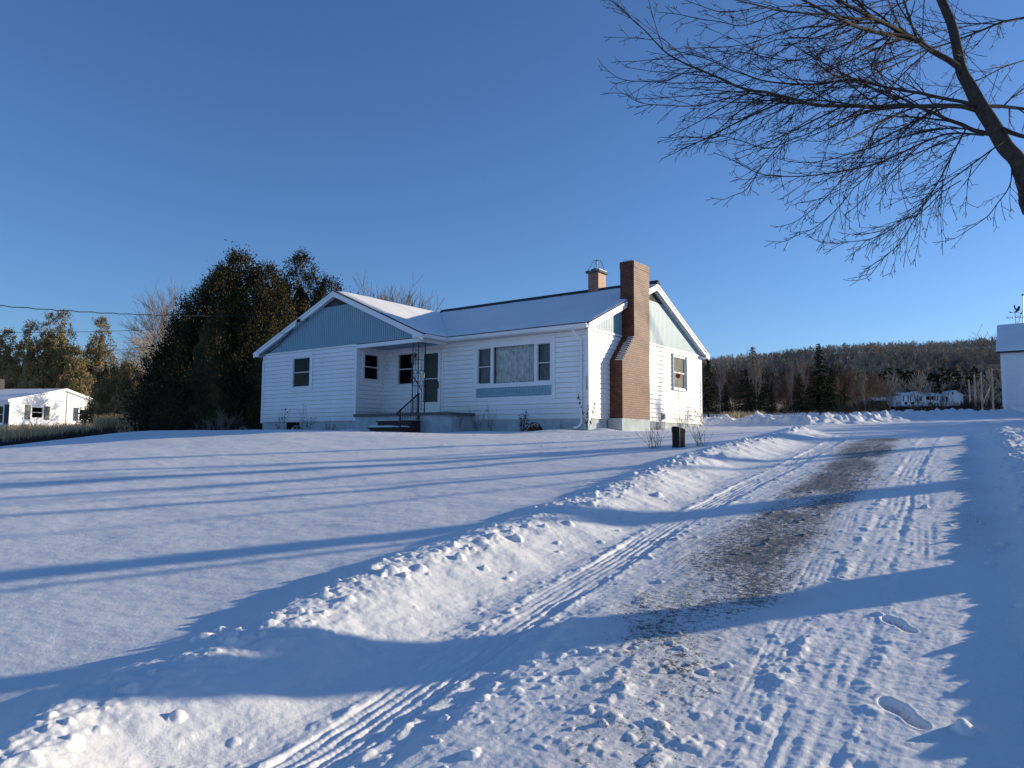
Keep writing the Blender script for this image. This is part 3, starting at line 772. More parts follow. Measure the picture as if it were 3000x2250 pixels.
# wall lantern
w=MB(); lt=empty('wall_lantern',(-6.90,-.03,2.1),0,'small black porch lantern on the wall between the window and the storm door','lantern')
w=MB((-6.90,-.03,2.1)); w.tube([(-6.90,-.03,2.30),(-6.90,-.12,2.33),(-6.90,-.14,2.27)],.012,5); w.ball((-6.90,-.14,2.25),.06,8,4,(1,1,.5)); w.box(-6.94,-.034,2.2,-6.86,-.02,2.36); w.ball((-6.90,-.14,1.98),.05,8,4,(1,1,.7)); w.build('bracket',M['black'],lt)
w=MB((-6.90,-.03,2.1)); w.tube([(-6.90,-.14,2.0),(-6.90,-.14,2.23)],[.045,.062],8); w.build('lantern_glass',simple('milky_glass',(.35,.33,.30),.3),lt)
# porch trellis post
tp=empty('porch_post',(-5.6,-1.28,.225),0,'black wrought iron corner post of scrolls and bars holding up the porch roof','post')
TO=(-5.6,-1.28,.225)
A=[(-5.77,-1.30),(-5.53,-1.30),(-5.53,-.98)]
w=MB(TO)
for x,y in A:
    w.bar((x,y,.225),(x,y,2.50),.026); w.box(x-.035,y-.035,.226,x+.035,y+.035,.245)
w.build('upright',M['black'],tp)
w=MB(TO)
for (a,b) in((A[0],A[1]),(A[1],A[2])):
    for z in(.34,.60,1.42,1.93,2.34,2.46): 
        if z==1.42: z=1.10
        w.bar((a[0],a[1],z),(b[0],b[1],z),.014)
    w.bar((a[0],a[1],1.60),(b[0],b[1],1.60),.014)
    mx,my=(a[0]+b[0])/2,(a[1]+b[1])/2
    w.bar((mx,my,.34),(mx,my,1.10),.012); w.bar((mx,my,1.60),(mx,my,2.34),.012)
    dx,dy=(b[0]-a[0]),(b[1]-a[1])
    for sg in(-1,1):
        pts=[]
        for k in range(15):   # S scroll
            t=k/14; ang=math.pi*(1.5*t)
            pts.append((mx+dx*sg*(.34-.30*t+.10*math.sin(t*9)),my+dy*sg*(.34-.30*t+.10*math.sin(t*9)),1.53-.19*t))
        w.tube(pts,.006,4)
        c=(mx+dx*sg*.2,my+dy*sg*.2)
        w.tube([(c[0]+dx*.17*math.cos(q)*sg,c[1]+dy*.17*math.cos(q)*sg,1.53+.05*math.sin(q)) for q in np.linspace(-2.6,2.4,14)],.006,4)
        w.tube([(c[0]+dx*.17*math.cos(q)*sg,c[1]+dy*.17*math.cos(q)*sg,1.19+.05*math.sin(q)) for q in np.linspace(-2.4,2.6,14)],.006,4)
        w.bar((mx+dx*sg*.30,my+dy*sg*.30,1.18),(mx,my,1.34),.009)
w.bar((-5.76,-1.31,1.42),(-5.36,-1.31,.92),.022)
w.build('scrollwork',M['black'],tp)
# steps
w=MB((-6.2,-1.7,-.4)); st=empty('porch_steps',(-6.2,-1.7,-.4),0,'dark brick steps with snow on their treads leading up to the porch','steps')
w.box(-6.90,-1.72,-.9,-5.38,-O_-.06,-.075); w.box(-6.90,-2.06,-.9,-5.38,-1.72,-.29); w.build('risers',M['brickdark'],st,uv=True)
w=MB((-6.2,-1.7,-.4)); w.box(-6.94,-1.76,-.075,-5.36,-O_-.061,-.03); w.box(-6.94,-2.12,-.29,-5.36,-1.721,-.245); w.build('tread',M['brickdark'],st)
w=MB((-6.2,-1.7,-.4))
for (y0,y1,zz,h) in((-1.75,-O_-.1,-.03,.035),(-2.10,-1.73,-.245,.06)):
    vs,fs=quadsurf([(-6.92,y0,zz),(-5.40,y0,zz),(-5.40,y1,zz),(-6.92,y1,zz)],24,6,lambda x,y,s,t:(0 if min(s,1-s,t,1-t)<.01 else h*(1-.5*s)+.01*math.sin(x*9)))
    w.add(vs,fs)
w.build('tread_snow',M['snow'],st,smooth=True)
hr=empty('handrail',(-5.46,-1.7,-.3),0,'black iron handrail sloping down beside the snowy porch steps','handrail')
RO=(-5.46,-1.7,-.3); X0=-5.47
w=MB(RO); w.bar((X0,-1.33,.0),(X0,-1.33,.86),.045); w.bar((X0,-2.13,-.5),(X0,-2.13,.26),.04); w.build('rail_post',M['black'],hr)
w=MB(RO); w.bar((X0,-1.32,.83),(X0,-2.28,.16),.05,.028); w.bar((X0,-2.28,.16),(X0,-2.14,.09),.02); w.build('rail_bar',M['black'],hr)
w=MB(RO); w.bar((X0,-1.33,.04),(X0,-2.13,-.42),.02)
for k in range(6):
    t=(k+.8)/6.6; y=-1.33-.8*t; w.bar((X0,y,.05-.46*t),(X0,y,.80-.62*t),.013)
w.build('baluster',M['black'],hr)
# hanging things
h1=MB(); 
cx,cy=-7.55,-.75
h1.tube([(cx,cy,2.56),(cx,cy,1.95)],.004,4); h1.tube([(cx+.075*math.cos(t),cy,1.86+.085*math.sin(t)) for t in np.linspace(math.pi/2,2.5*math.pi,22)],.005,4)
for k in range(6): t=k*1.05; h1.tube([(cx+.075*math.cos(t),cy,1.86+.085*math.sin(t)),(cx+.11*math.cos(t),cy,1.86+.12*math.sin(t))],.003,3)
o=h1.build('wire_hoop',M['rod']); tag(o,'thin wire hoop hanging on a line from the porch ceiling','hanger')
h1=MB(); h1.tube([(-8.1,-.9,2.56),(-8.1,-.9,2.25)],.004,4); h1.ball((-8.1,-.9,2.24),.018,6,4); o=h1.build('pull_cord',M['wire']); tag(o,'short dark cord hanging from the porch ceiling near the side window','cord')
# house number
def textobj(txt,size,loc,rot,ext,mat,name,parent=None):
    c=bpy.data.curves.new(name,'FONT'); c.body=txt; c.size=size; c.extrude=ext; c.align_x='CENTER'; c.align_y='CENTER'; c.offset=size*.012
    t=bpy.data.objects.new(name,c); COL.objects.link(t); t.location=loc; t.rotation_euler=rot
    bpy.context.view_layer.update()
    me=bpy.data.meshes.new_from_object(t); me.name=name; mw=t.matrix_world.copy()
    bpy.data.objects.remove(t); me.transform(mw); me.materials.append(mat)
    if parent is not None:
        me.transform(Matrix.Translation(-Vector(parent.location)))
    o=bpy.data.objects.new(name,me); link(o,parent); return o
for k,ch in enumerate('1115'):
    o=textobj(ch,.135,(-.037,-.030,1.175-k*.098),(math.pi/2,0,0),.004,M['black'],'house_number_digit',house)
# chimney
ch=HB()
ch.box(-.0,1.15,-.9,.475,3.02,.035); ch.build('chimney_footing',M['conc'],house)
CX=.44
ch=HB(); ch.box(.0,1.25,.036,CX,3.10,1.80)
n=12
for k in range(n):
    z=1.80+k*.0695; y=1.25+(k+1)*.0665
    ch.box(0.0,y,z,CX,3.10+.0035*k,z+.0695)
ch.box(.0,2.05,1.80+n*.0695,CX,3.14,3.62)
ch.box(-.04,2.05,3.62,CX,3.14,4.78); ch.box(-.05,2.04,4.78,CX+.01,3.15,4.99)
chim=ch.build('chimney',M['brick'],house,uv=True)
ch=HB()
for k in range(n):
    z=1.80+(k)*.0695; y=1.25+k*.0665
    if k==0: z=1.80
    x0=.17 if k<9 else .22
    vs=[(x0,y,z),(CX-.005,y,z),(CX-.005,y+.066,z),(x0+.03,y+.066,z),(x0+.04,y+.008,z+.026),(CX-.02,y+.006,z+.030),(CX-.02,y+.066,z+.034),(x0+.06,y+.066,z+.028)]
    ch.add(vs,[(0,1,5,4),(1,2,6,5),(3,0,4,7),(4,5,6,7)])
vs,fs=quadsurf([(-.03,2.06,4.99),(CX-.0,2.06,4.99),(CX-.0,3.13,4.99),(-.03,3.13,4.99)],14,24,lambda x,y,s,t:0 if min(s,1-s,t,1-t)<.01 else .045*min(1,min(s,1-s)*6)+.012*math.sin(y*7))
ch.add(vs,fs)
ch.build('chimney_snow',M['snow'],chim,smooth=True)
c2=HB(); c2.box(-2.42,4.12,4.4,-2.0,4.66,5.36); ch2=c2.build('chimney',M['brick2'],house,uv=True); ch2['label']='small chimney on the ridge with concrete cap and wire frame'
c2=HB(); c2.box(-2.49,4.05,5.36,-1.93,4.73,5.44); c2.box(-2.33,4.2,5.44,-2.1,4.55,5.53); c2.build('chimney_cap',M['deck'],ch2)
c2=HB(); vs,fs=quadsurf([(-2.1,4.08,5.44),(-1.94,4.08,5.44),(-1.94,4.7,5.44),(-2.1,4.7,5.44)],6,14,lambda x,y,s,t:0 if min(s,1-s,t,1-t)<.01 else .05); c2.add(vs,fs); c2.build('cap_snow',M['snow'],ch2,smooth=True)
c2=HB()
for dx,dy in((-.24,-.25),(.22,-.25),(.22,.2),(-.24,.2)):
    c2.tube([(-2.2+dx,4.38+dy,5.44),(-2.2+dx*.45,4.4+dy*.3,5.86),(-2.2,4.4,5.87)],.009,4)
c2.tube([(-2.2,4.4,5.5),(-2.2,4.4,5.92)],.022,6)
c2.build('wire_frame',M['black'],ch2)
# dryer vent on side wall
w=HB(); w.ball((.05,5.02,.21),.10,8,5,(.5,1,.9)); w.box(.015,4.9,.10,.04,5.12,.32); w.build('wall_vent',M['metal'],house)
# service drop fittings on the wing rake
w=HB()
pA=Vector((-11.45,-1.52,3.72)); 
w.ball(tuple(pA),.07,7,5); 
w.tube([pA+Vector((-.15,0,.28)),pA+Vector((-.13,-.02,.1)),pA],.010,4); w.tube([pA,pA+Vector((.14,.1,-.05)),pA+Vector((.32,.2,.08)),pA+Vector((.42,.22,.24)),pA+Vector((.3,.2,.2)),pA],.011,4)
w.tube([pA+Vector((-.0,.0,-.02)),pA+Vector((-.8,.18,-.42)),(-12.9,-1.33,2.92),(-13.6,-1.31,2.68),(-13.88,-1.31,2.58),(-13.93,-1.30,2.3),(-13.93,-1.30,.0)],.014,5)
w.tube([pA+Vector((-1.1,.0,-.30)),pA+Vector((-.95,-.03,-.42)),pA+Vector((-.8,.0,-.40)),pA+Vector((-.62,.12,-.34))],.007,4)
w.build('cable_fittings',M['wire'],house)
# ---------------------------------------------------------------- vegetation
def npmesh(name,V,F,mat,parent=None,loc=(0,0,0),smooth=False):
    V=np.asarray(V,np.float32)-np.asarray(loc,np.float32); F=np.asarray(F,np.int32)
    me=bpy.data.meshes.new(name); k=F.shape[1]
    me.vertices.add(len(V)); me.vertices.foreach_set('co',V.ravel())
    me.loops.add(F.size); me.loops.foreach_set('vertex_index',F.ravel())
    me.polygons.add(len(F)); me.polygons.foreach_set('loop_start',np.arange(0,F.size,k,dtype=np.int32)); me.polygons.foreach_set('loop_total',np.full(len(F),k,dtype=np.int32))
    me.update(calc_edges=True)
    if mat: me.materials.append(mat)
    o=bpy.data.objects.new(name,me); link(o,parent); return o
def leafquads(P,D,Ln,W,rs):
    """quads centred on P, long axis D (n,3), length Ln, width W"""
    n=len(P); D=D/np.linalg.norm(D,axis=1,keepdims=True)
    r=rs.normal(size=(n,3)); S=np.cross(D,r); S/=np.linalg.norm(S,axis=1,keepdims=True)+1e-9
    Ln=np.broadcast_to(Ln,(n,))[:,None]; W=np.broadcast_to(W,(n,))[:,None]
    a=P-D*Ln*.5; b=P+D*Ln*.5; m=P+D*Ln*.05
    V=np.stack([a,m+S*W*.5,b,m-S*W*.5],1).reshape(-1,3)
    return V,np.arange(n*4).reshape(n,4)
def cedar(x,y,cones,seed,nleaf,label,group=None,mat='cedar',leaf=.16,name='cedar_tree',zb=None,cat='tree'):
    """cones: (dx,dy,height,radius)"""
    z0=gz(x,y)-.1 if zb is None else zb
    rs=np.random.RandomState(seed); t=empty(name,(x,y,z0),0,label,cat,group)
    tot=sum(c[2]*c[3] for c in cones); PV=[];PD=[]
    CV=[];CFc=[];nb=0
    for (dx,dy,h,r) in cones:
        n=int(nleaf*h*r/tot)
        def prof(tt,th):
            base_=np.where(tt<.12,.72+2.3*tt,1.0)*(1-tt)**.60
            lump=1+.34*fbm(np.cos(th)*1.1+dx,np.sin(th)*1.1+tt*h*.55+dy,3,seed)+.16*fbm(th*4+dx,tt*h*1.6,2,seed+9)
            return r*base_*lump
        nc_=max(20,n//30); tc=rs.rand(nc_)**.95; hc=rs.rand(nc_)*2*np.pi; rc=prof(tc,hc)*(1-.30*rs.rand(nc_)**1.6)+rs.rand(nc_)**4*.22
        cs=.07+.11*rs.rand(nc_)
        ci=rs.randint(0,nc_,n); th=hc[ci]
        out=np.stack([np.cos(th),np.sin(th),np.full(n,.35)],1)
        P=np.stack([x+dx+rc[ci]*np.cos(th),y+dy+rc[ci]*np.sin(th),z0+.15+tc[ci]*h],1)
        P+=rs.normal(size=(n,3))*cs[ci][:,None]*np.array([1,1,1.5])+out*(rs.rand(n)*.16)[:,None]
        D=np.stack([np.cos(th)*.6,np.sin(th)*.6,np.full(n,.8)],1)+rs.normal(size=(n,3))*.38
        PV.append(P);PD.append(D)
        # dense inner body
        nt_,nz=14,14; T=np.linspace(0,1,nz);H=np.linspace(0,2*np.pi,nt_,endpoint=False)
        TT,HH=np.meshgrid(T,H,indexing='ij'); R2=prof(TT,HH)*.52*(1+.16*rs.normal(size=TT.shape))
        V=np.stack([x+dx+R2*np.cos(HH),y+dy+R2*np.sin(HH),z0+.25+TT*h*.84],-1).reshape(-1,3)
        for i in range(nz-1):
            for j in range(nt_): CFc.append((nb+i*nt_+j,nb+i*nt_+(j+1)%nt_,nb+(i+1)*nt_+(j+1)%nt_,nb+(i+1)*nt_+j))
        CV.append(V); nb+=len(V)
    P=np.concatenate(PV);D=np.concatenate(PD)
    V,F=leafquads(P,D,leaf*(.6+.9*rs.rand(len(P))),leaf*.42*(.6+.8*rs.rand(len(P))),rs)
    CV=np.concatenate(CV); V2=np.concatenate([V,CV]); F2=np.concatenate([F,np.array(CFc)+len(V)])
    npmesh('crown',V2,F2,M[mat],t,(x,y,z0))
    m=MB((x,y,z0)); h=max(c[2] for c in cones)
    m.tube([(x,y,z0-.3),(x+.1,y,z0+h*.3),(x+cones[0][0]*.9,y+cones[0][1]*.9,z0+h*.8)],[h*.022+.05,h*.016+.03,.03],7); m.build('trunk',M['bark'],t)
    return t
def spruce_mesh(h,r,seed,dens=1.,droop=.25):
    rs=np.random.RandomState(seed); P=[];D=[];Ls=[];
    z=h*.05
    while z<h*.985:
        f=1-z/h; R=r*(f**.85)*(.8+.35*rs.rand())
        nb=int((5+6*f)*dens)
        for k in range(nb):
            a=rs.rand()*6.283; Rk=R*(.65+.5*rs.rand()); ns=max(2,int(Rk/.16))
            u=(np.arange(ns)+.5)/ns
            for q in u:
                rad=Rk*q; zz=z-droop*Rk*q**1.6+.10*Rk*q**3
                for s in range(2):
                    P.append((rad*math.cos(a)+rs.normal()*.07,rad*math.sin(a)+rs.normal()*.07,zz+rs.normal()*.05))
                    b=a+rs.normal()*.7; D.append((math.cos(b),math.sin(b),-.25+rs.normal()*.3)); Ls.append(.20+.16*rs.rand())
        z+=h*.022+.05*rs.rand()
    P=np.array(P);D=np.array(D);Ls=np.array(Ls)*(h/6.5)**.5
    return leafquads(P,D,Ls,Ls*.36,rs)
def bare_tree(mb,base_,h,rnd,spread=.5,levels=3,r0=None,lean=(0,0),upright=.6,sides=3,nch=9,minr=.004):
    r0=r0 or h*.014
    def br(p,d,L_,r,lv):
        n=5 if lv<2 else 3; pts=[p];rad=[r];d=Vector(d).normalized()
        for i in range(n):
            d=(d+Vector((rnd.gauss(0,.10),rnd.gauss(0,.10),rnd.gauss(0,.06)+upright*.13))).normalized()
            p=p+d*(L_/n); pts.append(p); rad.append(max(minr,r*(1-.75*(i+1)/n)))
        mb.tube(pts,rad,sides+(2 if lv==0 else 0),cap=False)
        if lv<levels:
            m=nch if lv==0 else max(3,int(nch*.6))
            for k in range(m):
                t=(.25+.75*(k+rnd.random())/m) if lv==0 else (.15+.85*rnd.random())
                f=min(n-1e-3,t*n); i=int(f); q=pts[i].lerp(pts[i+1],f-i)
                a=rnd.random()*6.283; dd=(pts[i+1]-pts[i]).normalized()
                o=dd.orthogonal().normalized(); o=Matrix.Rotation(a,3,dd)@o
                br(q,dd*(1-spread*.55)+o*spread,L_*(.62-.3*t+.1*rnd.random()) if lv==0 else L_*(.5+.25*rnd.random()),max(minr,rad[i]*.55),lv+1)
    br(Vector(base_),Vector((lean[0],lean[1],1)),h*.62,r0,0)
# ---------------------------------------------------------------- maple overhead
def zt(a,b,d): return at(1700+a/1.7015,b/1.7015,d)
rnd=random.Random(11)
BX,BY=12.45,-9.55; bz=gz(BX,BY)
maple=empty('maple_tree',(BX,BY,bz),0,'big leafless maple leaning in from the right, bare twigs across the sky','tree')
MO=(BX,BY,bz)
px=lambda w,d: w/1.7015/FPX*d*.5
stem=[Vector((BX,BY,bz-.3)),Vector((BX-.02,BY,bz+.3)),Vector((BX-.06,BY+.0,bz+.62))]
mt=MB(MO)
mt.tube(stem,[.33,.27,.25],12)
j0=stem[-1]
vis=[(2212+80,1090,5.9,84),(2228,945,6.0,80),(2182,805,6.0,76),(2120,735,6.05,76),(2050,615,6.1,72),(1985,515,6.15,68),(1945,435,6.2,60),(1905,365,6.25,54),(1888,290,6.3,46),(1868,190,6.35,44),(1845,105,6.4,42),(1800,0,6.5,40),(1740,-160,6.7,34),(1700,-420,7.0,26),(1650,-800,7.5,14)]
VP=[zt(a,b,d) for a,b,d,w in vis]
def crom(P,n=4):
    P=[P[0]]+list(P)+[P[-1]]; out=[]
    for i in range(1,len(P)-2):
        for k in range(n):
            t=k/n; out.append(.5*((2*P[i])+(P[i+1]-P[i-1])*t+(2*P[i-1]-5*P[i]+4*P[i+1]-P[i+2])*t*t+(3*P[i]-P[i-1]-3*P[i+1]+P[i+2])*t**3))
    out.append(P[-2]); return out
def cromr(R,n=4):
    out=[]
    for i in range(len(R)-1):
        for k in range(n): out.append(R[i]+(R[i+1]-R[i])*k/n)
    out.append(R[-1]); return out
lead=[j0,j0.lerp(VP[0],.35)+Vector((.12,.05,-.05)),j0.lerp(VP[0],.7)+Vector((.08,.03,-.03))]+VP
lr=[.17,.125,.10]+[px(w,d) for a,b,d,w in vis]
mt.tube(crom(lead),cromr(lr),10)
# second and third stems, rising out of the picture
def wander(p,d,L_,n,g=.1,j=.10):
    pts=[p];d=Vector(d).normalized()
    for i in range(n):
        d=(d+Vector((rnd.gauss(0,j),rnd.gauss(0,j),rnd.gauss(0,j)+g))).normalized(); p=p+d*L_/n; pts.append(p)
    return pts
st2=wander(j0,(.28,-.36,1),6.5,9,.05,.05); mt.tube(st2,[.20-.018*i for i in range(10)],9)
st3=wander(j0.lerp(st2[1],.5),(.4,.45,.9),5.5,8,.06,.08); mt.tube(st3,[.10-.011*i for i in range(9)],8)
mt.build('trunk',M['bark'],maple,smooth=True)
LM=[ # traced limbs: list of (x,y) in sky-crop pixels, start/end depth, start/end width px
([(1900,345),(1840,300),(1750,250),(1680,200),(1600,160),(1540,125),(1470,95),(1400,60),(1330,25),(1280,-5),(1180,-60),(1000,-120)],6.25,5.4,34,10),
([(1695,205),(1600,178),(1500,165),(1420,150),(1350,120),(1280,85),(1200,45),(1110,0),(1000,-50),(850,-90)],6.0,5.2,24,7),
([(1470,95),(1350,88),(1250,75),(1150,68),(1000,55),(900,30),(780,0),(650,-40)],5.7,4.9,14,4),
([(1970,550),(1900,532),(1800,526),(1700,530),(1600,525),(1500,533),(1400,530),(1290,528),(1200,525),(1130,515),(1060,492),(1000,480),(930,460),(850,450),(780,430),(720,400),(650,370),(560,335),(500,305),(430,265),(370,200),(320,150),(260,100),(200,40),(150,0)],6.15,5.2,26,3.5),
([(930,460),(850,466),(760,482),(700,500),(620,520),(520,528),(440,525),(330,520),(270,500),(215,465),(115,465)],5.6,5.2,8,2.5),
([(560,337),(470,385),(400,406),(300,405),(230,400),(178,380),(105,323)],5.4,5.2,6,2.5),
([(1960,520),(1900,505),(1800,490),(1700,466),(1600,450),(1500,430),(1400,402),(1300,402),(1200,420),(1100,418),(1000,415),(900,400),(830,375),(740,345),(650,300),(520,270),(340,300)],6.1,5.9,20,3),
([(2040,668),(1960,650),(1900,622),(1840,600),(1760,565),(1680,530),(1620,500),(1550,470),(1430,430),(1330,395),(1250,370),(1190,320),(1140,250)],6.1,6.8,26,4),
([(2030,660),(1950,645),(1850,640),(1750,648),(1650,672),(1550,700),(1450,735),(1330,770),(1220,800),(1120,812),(1020,800),(960,780)],6.1,6.6,12,3),
([(2010,675),(1850,665),(1720,705),(1600,762),(1500,808),(1380,840),(1250,862),(1130,876),(1000,878),(900,868),(830,835),(760,800),(665,760)],6.1,5.6,12,3),
([(1925,640),(1860,760),(1800,880),(1740,980),(1680,1050),(1600,1110),(1540,1150),(1450,1190),(1350,1205),(1230,1215),(1145,1182)],6.0,5.5,9,2.5),
([(2110,705),(1990,790),(1885,870),(1800,935),(1720,1015),(1650,1120),(1590,1215),(1510,1290),(1445,1368),(1410,1392),(1340,1400)],6.0,5.6,9,2.5),
([(1700,560),(1640,620),(1580,700),(1500,800),(1430,880),(1370,930),(1320,990),(1280,1040),(1230,1090),(1160,1140),(1070,1178),(1010,1205),(925,1200)],6.0,5.3,8,2.5),
([(1560,560),(1470,650),(1420,750),(1350,830),(1290,910),(1210,1000),(1130,1065),(1060,1110),(965,1135)],6.0,5.3,7,2.5),
([(1200,560),(1130,605),(1050,655),(980,740),(900,835),(860,900),(820,950),(760,975),(710,995),(650,985)],5.9,5.3,7,2.5),
([(2145,770),(2150,880),(2130,945),(2080,1012),(2040,1070),(1990,1110),(1930,1150),(1860,1190),(1755,1213)],6.0,5.7,7,2.5),
([(2000,532),(2080,530),(2150,536),(2260,548),(2500,560)],6.15,6.6,22,14),
([(2105,645),(2160,668),(2260,690),(2500,700)],6.1,5.7,26,16),
([(2330,60),(2212,88),(2100,112),(2000,150),(1900,192),(1850,212),(1760,240),(1680,270),(1600,310),(1500,352),(1420,392),(1330,420),(1180,490),(1050,520),(900,560),(760,600)],6.9,5.9,16,3),
([(1760,-100),(1650,-10),(1560,40),(1450,150),(1330,220),(1200,270),(1080,300),(950,290),(800,260),(700,300),(560,340),(420,330),(340,300)],6.6,5.5,11,2.5),
([(1650,250),(1550,290),(1440,330),(1330,370),(1220,400),(1130,450),(1010,540),(880,600),(760,660),(640,690),(520,680),(385,708)],6.0,5.3,9,2.5),
([(1340,530),(1250,600),(1150,660),(1040,700),(940,740),(800,700),(700,680),(600,700),(540,740),(445,743)],5.9,5.2,7,2.5),
([(2212,300),(2120,330),(2020,380),(1900,440),(1780,520),(1700,600),(1600,640),(1500,700),(1390,760),(1300,800)],6.8,6.2,8,3),
([(1900,900),(1800,960),(1700,1060),(1600,1100),(1500,1150),(1400,1165),(1300,1165)],6.0,5.7,6,2.5),
([(1750,240),(1650,330),(1560,420),(1470,480),(1400,560),(1330,640),(1230,700),(1100,700)],5.9,5.5,8,2.5),
([(1250,75),(1150,130),(1050,150),(950,175),(850,215),(700,235),(560,240),(440,243)],5.7,5.1,7,2.5),
([(1000,55),(900,100),(800,130),(700,110),(600,95),(480,70),(385,60)],5.2,4.9,6,2.5),
([(900,30),(800,55),(700,60),(600,30),(500,-10)],5.1,4.8,6,2.5),
([(1350,150),(1230,190),(1100,190),(980,200),(850,250),(720,330),(600,400),(560,440)],5.9,5.3,7,2.5)]
mbr=MB(MO); twig=MB(MO)
def twigrec(mb,p,d,L_,r,lv,dwn):
    n={1:8,2:5,3:2}[lv]; d=Vector(d).normalized(); pts=[p];rad=[r]
    crv=Vector((rnd.gauss(0,.035),rnd.gauss(0,.035),0))
    for i in range(n):
        t=i/n
        g=-dwn*(1-1.9*t)*.055
        d=(d+crv+Vector((rnd.gauss(0,.025),rnd.gauss(0,.025),g+rnd.gauss(0,.022)))).normalized()
        p=p+d*L_/n; pts.append(p); rad.append(max(.0021,r*(1-.6*(i+1)/n)))
    mb.tube(pts,rad,3 if lv>1 else 4,cap=False)
    if lv<3:
        sp=.125 if lv==1 else .08; s=sp*rnd.random()+.05; tot=L_
        side=1
        while s<tot:
            f=min(n-1e-3,s/tot*n); i=int(f); q=pts[i].lerp(pts[i+1],f-i); dd=(pts[i+1]-pts[i]).normalized()
            for sd in ((1,-1) if rnd.random()<.5 else (side,)):
                ax=(dd.cross(Vector(CF))).normalized(); o=Matrix.Rotation(rnd.gauss(0,.8),3,dd)@ax*sd
                a=rnd.uniform(.38,.68) if lv==1 else rnd.uniform(.6,1.)
                Lc=((tot-s)*rnd.uniform(.22,.55)+.04 if rnd.random()<.45 else rnd.uniform(.04,.10)) if lv==1 else rnd.uniform(.012,.05)
                twigrec(mb,q,dd*math.cos(a)+o*math.sin(a),Lc,rad[i]*.62,lv+1,dwn*.6)
            side=-side; s+=sp*rnd.uniform(.6,1.5)
for li,(pl,d0,d1,w0,w1) in enumerate(LM):
    m=len(pl); P=[]
    for i,(a,b) in enumerate(pl):
        t=i/(m-1); dd=d0+(d1-d0)*t
        P.append(zt(a+rnd.gauss(0,1),b+rnd.gauss(0,1),dd+.06*math.sin(i*.6+li)))
    Rr_=[px(w0+(w1-w0)*(i/(m-1))**.8,5.8) for i in range(m)]
    C_=crom(P,3);RR=cromr(Rr_,3)
    mbr.tube(C_,RR,7 if w0>12 else 5,cap=False)
    # side shoots
    s=0;acc=0;side=1
    tot=sum((C_[i+1]-C_[i]).length for i in range(len(C_)-1))
    nxt=.12 if w0<15 else .3
    run=0
    for i in range(len(C_)-1):
        seg=(C_[i+1]-C_[i]).length
        while run+seg>nxt:
            f=(nxt-run)/seg; q=C_[i].lerp(C_[i+1],f); dd=(C_[i+1]-C_[i]).normalized(); rr_=RR[i]
            rem=tot-nxt
            ax=(dd.cross(Vector(CF))).normalized()
            o=Matrix.Rotation(rnd.gauss(0,.9),3,dd)@ax*side
            a=rnd.uniform(.28,.58)
            Lc=min(1.2,.06+rem*rnd.uniform(.18,.48)) if w0<15 else min(.1+rem*.6,rnd.uniform(.3,1.5))
            if w0<=8: Lc=min(Lc,.06+rem*rnd.uniform(.14,.45),.8)
            twigrec(twig,q,dd*math.cos(a)+o*math.sin(a),Lc,min(rr_*.55,.0095),1 if Lc>.16 else 2,1.0)
            side=-side if rnd.random()<.8 else side
            nxt+=rnd.uniform(.05,.12)*(1.2 if w0>15 else 1.)
        run+=seg
for stt in (st2,st3):
    for i in range(2,len(stt)-1):
        for k in range(3):
            a=rnd.random()*6.28; d=Vector((math.cos(a),math.sin(a),.8)); q=stt[i].lerp(stt[i+1],rnd.random())
            W=wander(q,d,rnd.uniform(1.2,2.4),6,.05,.1); mbr.tube(W,[.03-.004*j for j in range(7)],5,cap=False)
            for j in range(1,6):
                for _ in range(2):
                    twigrec(twig,W[j],(W[j]-W[j-1])+Vector((rnd.gauss(0,.25),rnd.gauss(0,.25),rnd.gauss(0,.2))),rnd.uniform(.4,.8),.006,2,.6)
mbr.build('limbs',M['bark'],maple,smooth=True)
twig.build('twigs',M['twig'],maple)
# -------- shade trees standing off to the right (their trunks throw the bands across the lawn)
def shade_tree(x,y,h,r0,seed,label,lv=2,nch=5,spread=.6):
    z=gz(x,y); r=random.Random(seed); t=empty('bare_tree',(x,y,z),0,label,'tree','bare trees beside the driveway')
    m=MB((x,y,z)); bare_tree(m,(x,y,z-.2),h,r,spread,lv,r0,nch=nch,minr=.006,sides=4); m.build('trunk_and_branches',M['bark'],t)
for i,(x,y,h,r0,sd,lb) in enumerate(SHADE:=[
 (15.8,-.8,12,.16,1,'bare tree just past the maple on the right of the driveway'),
 (18.3,3.7,14,.23,2,'tall bare tree on the right of the driveway, before the yard'),
 (18.1,7.6,13,.15,3,'slim bare tree right of the yard, between two thick ones'),
 (17.9,11.4,15,.30,4,'thickest bare tree right of the yard'),
 (20.2,17.2,15,.19,5,'bare tree between the evergreen row and the garage'),
 (22.3,33.3,17,.24,8,'spreading bare tree beyond the right end of the garage')]):
    shade_tree(x,y,h,r0,sd,lb)
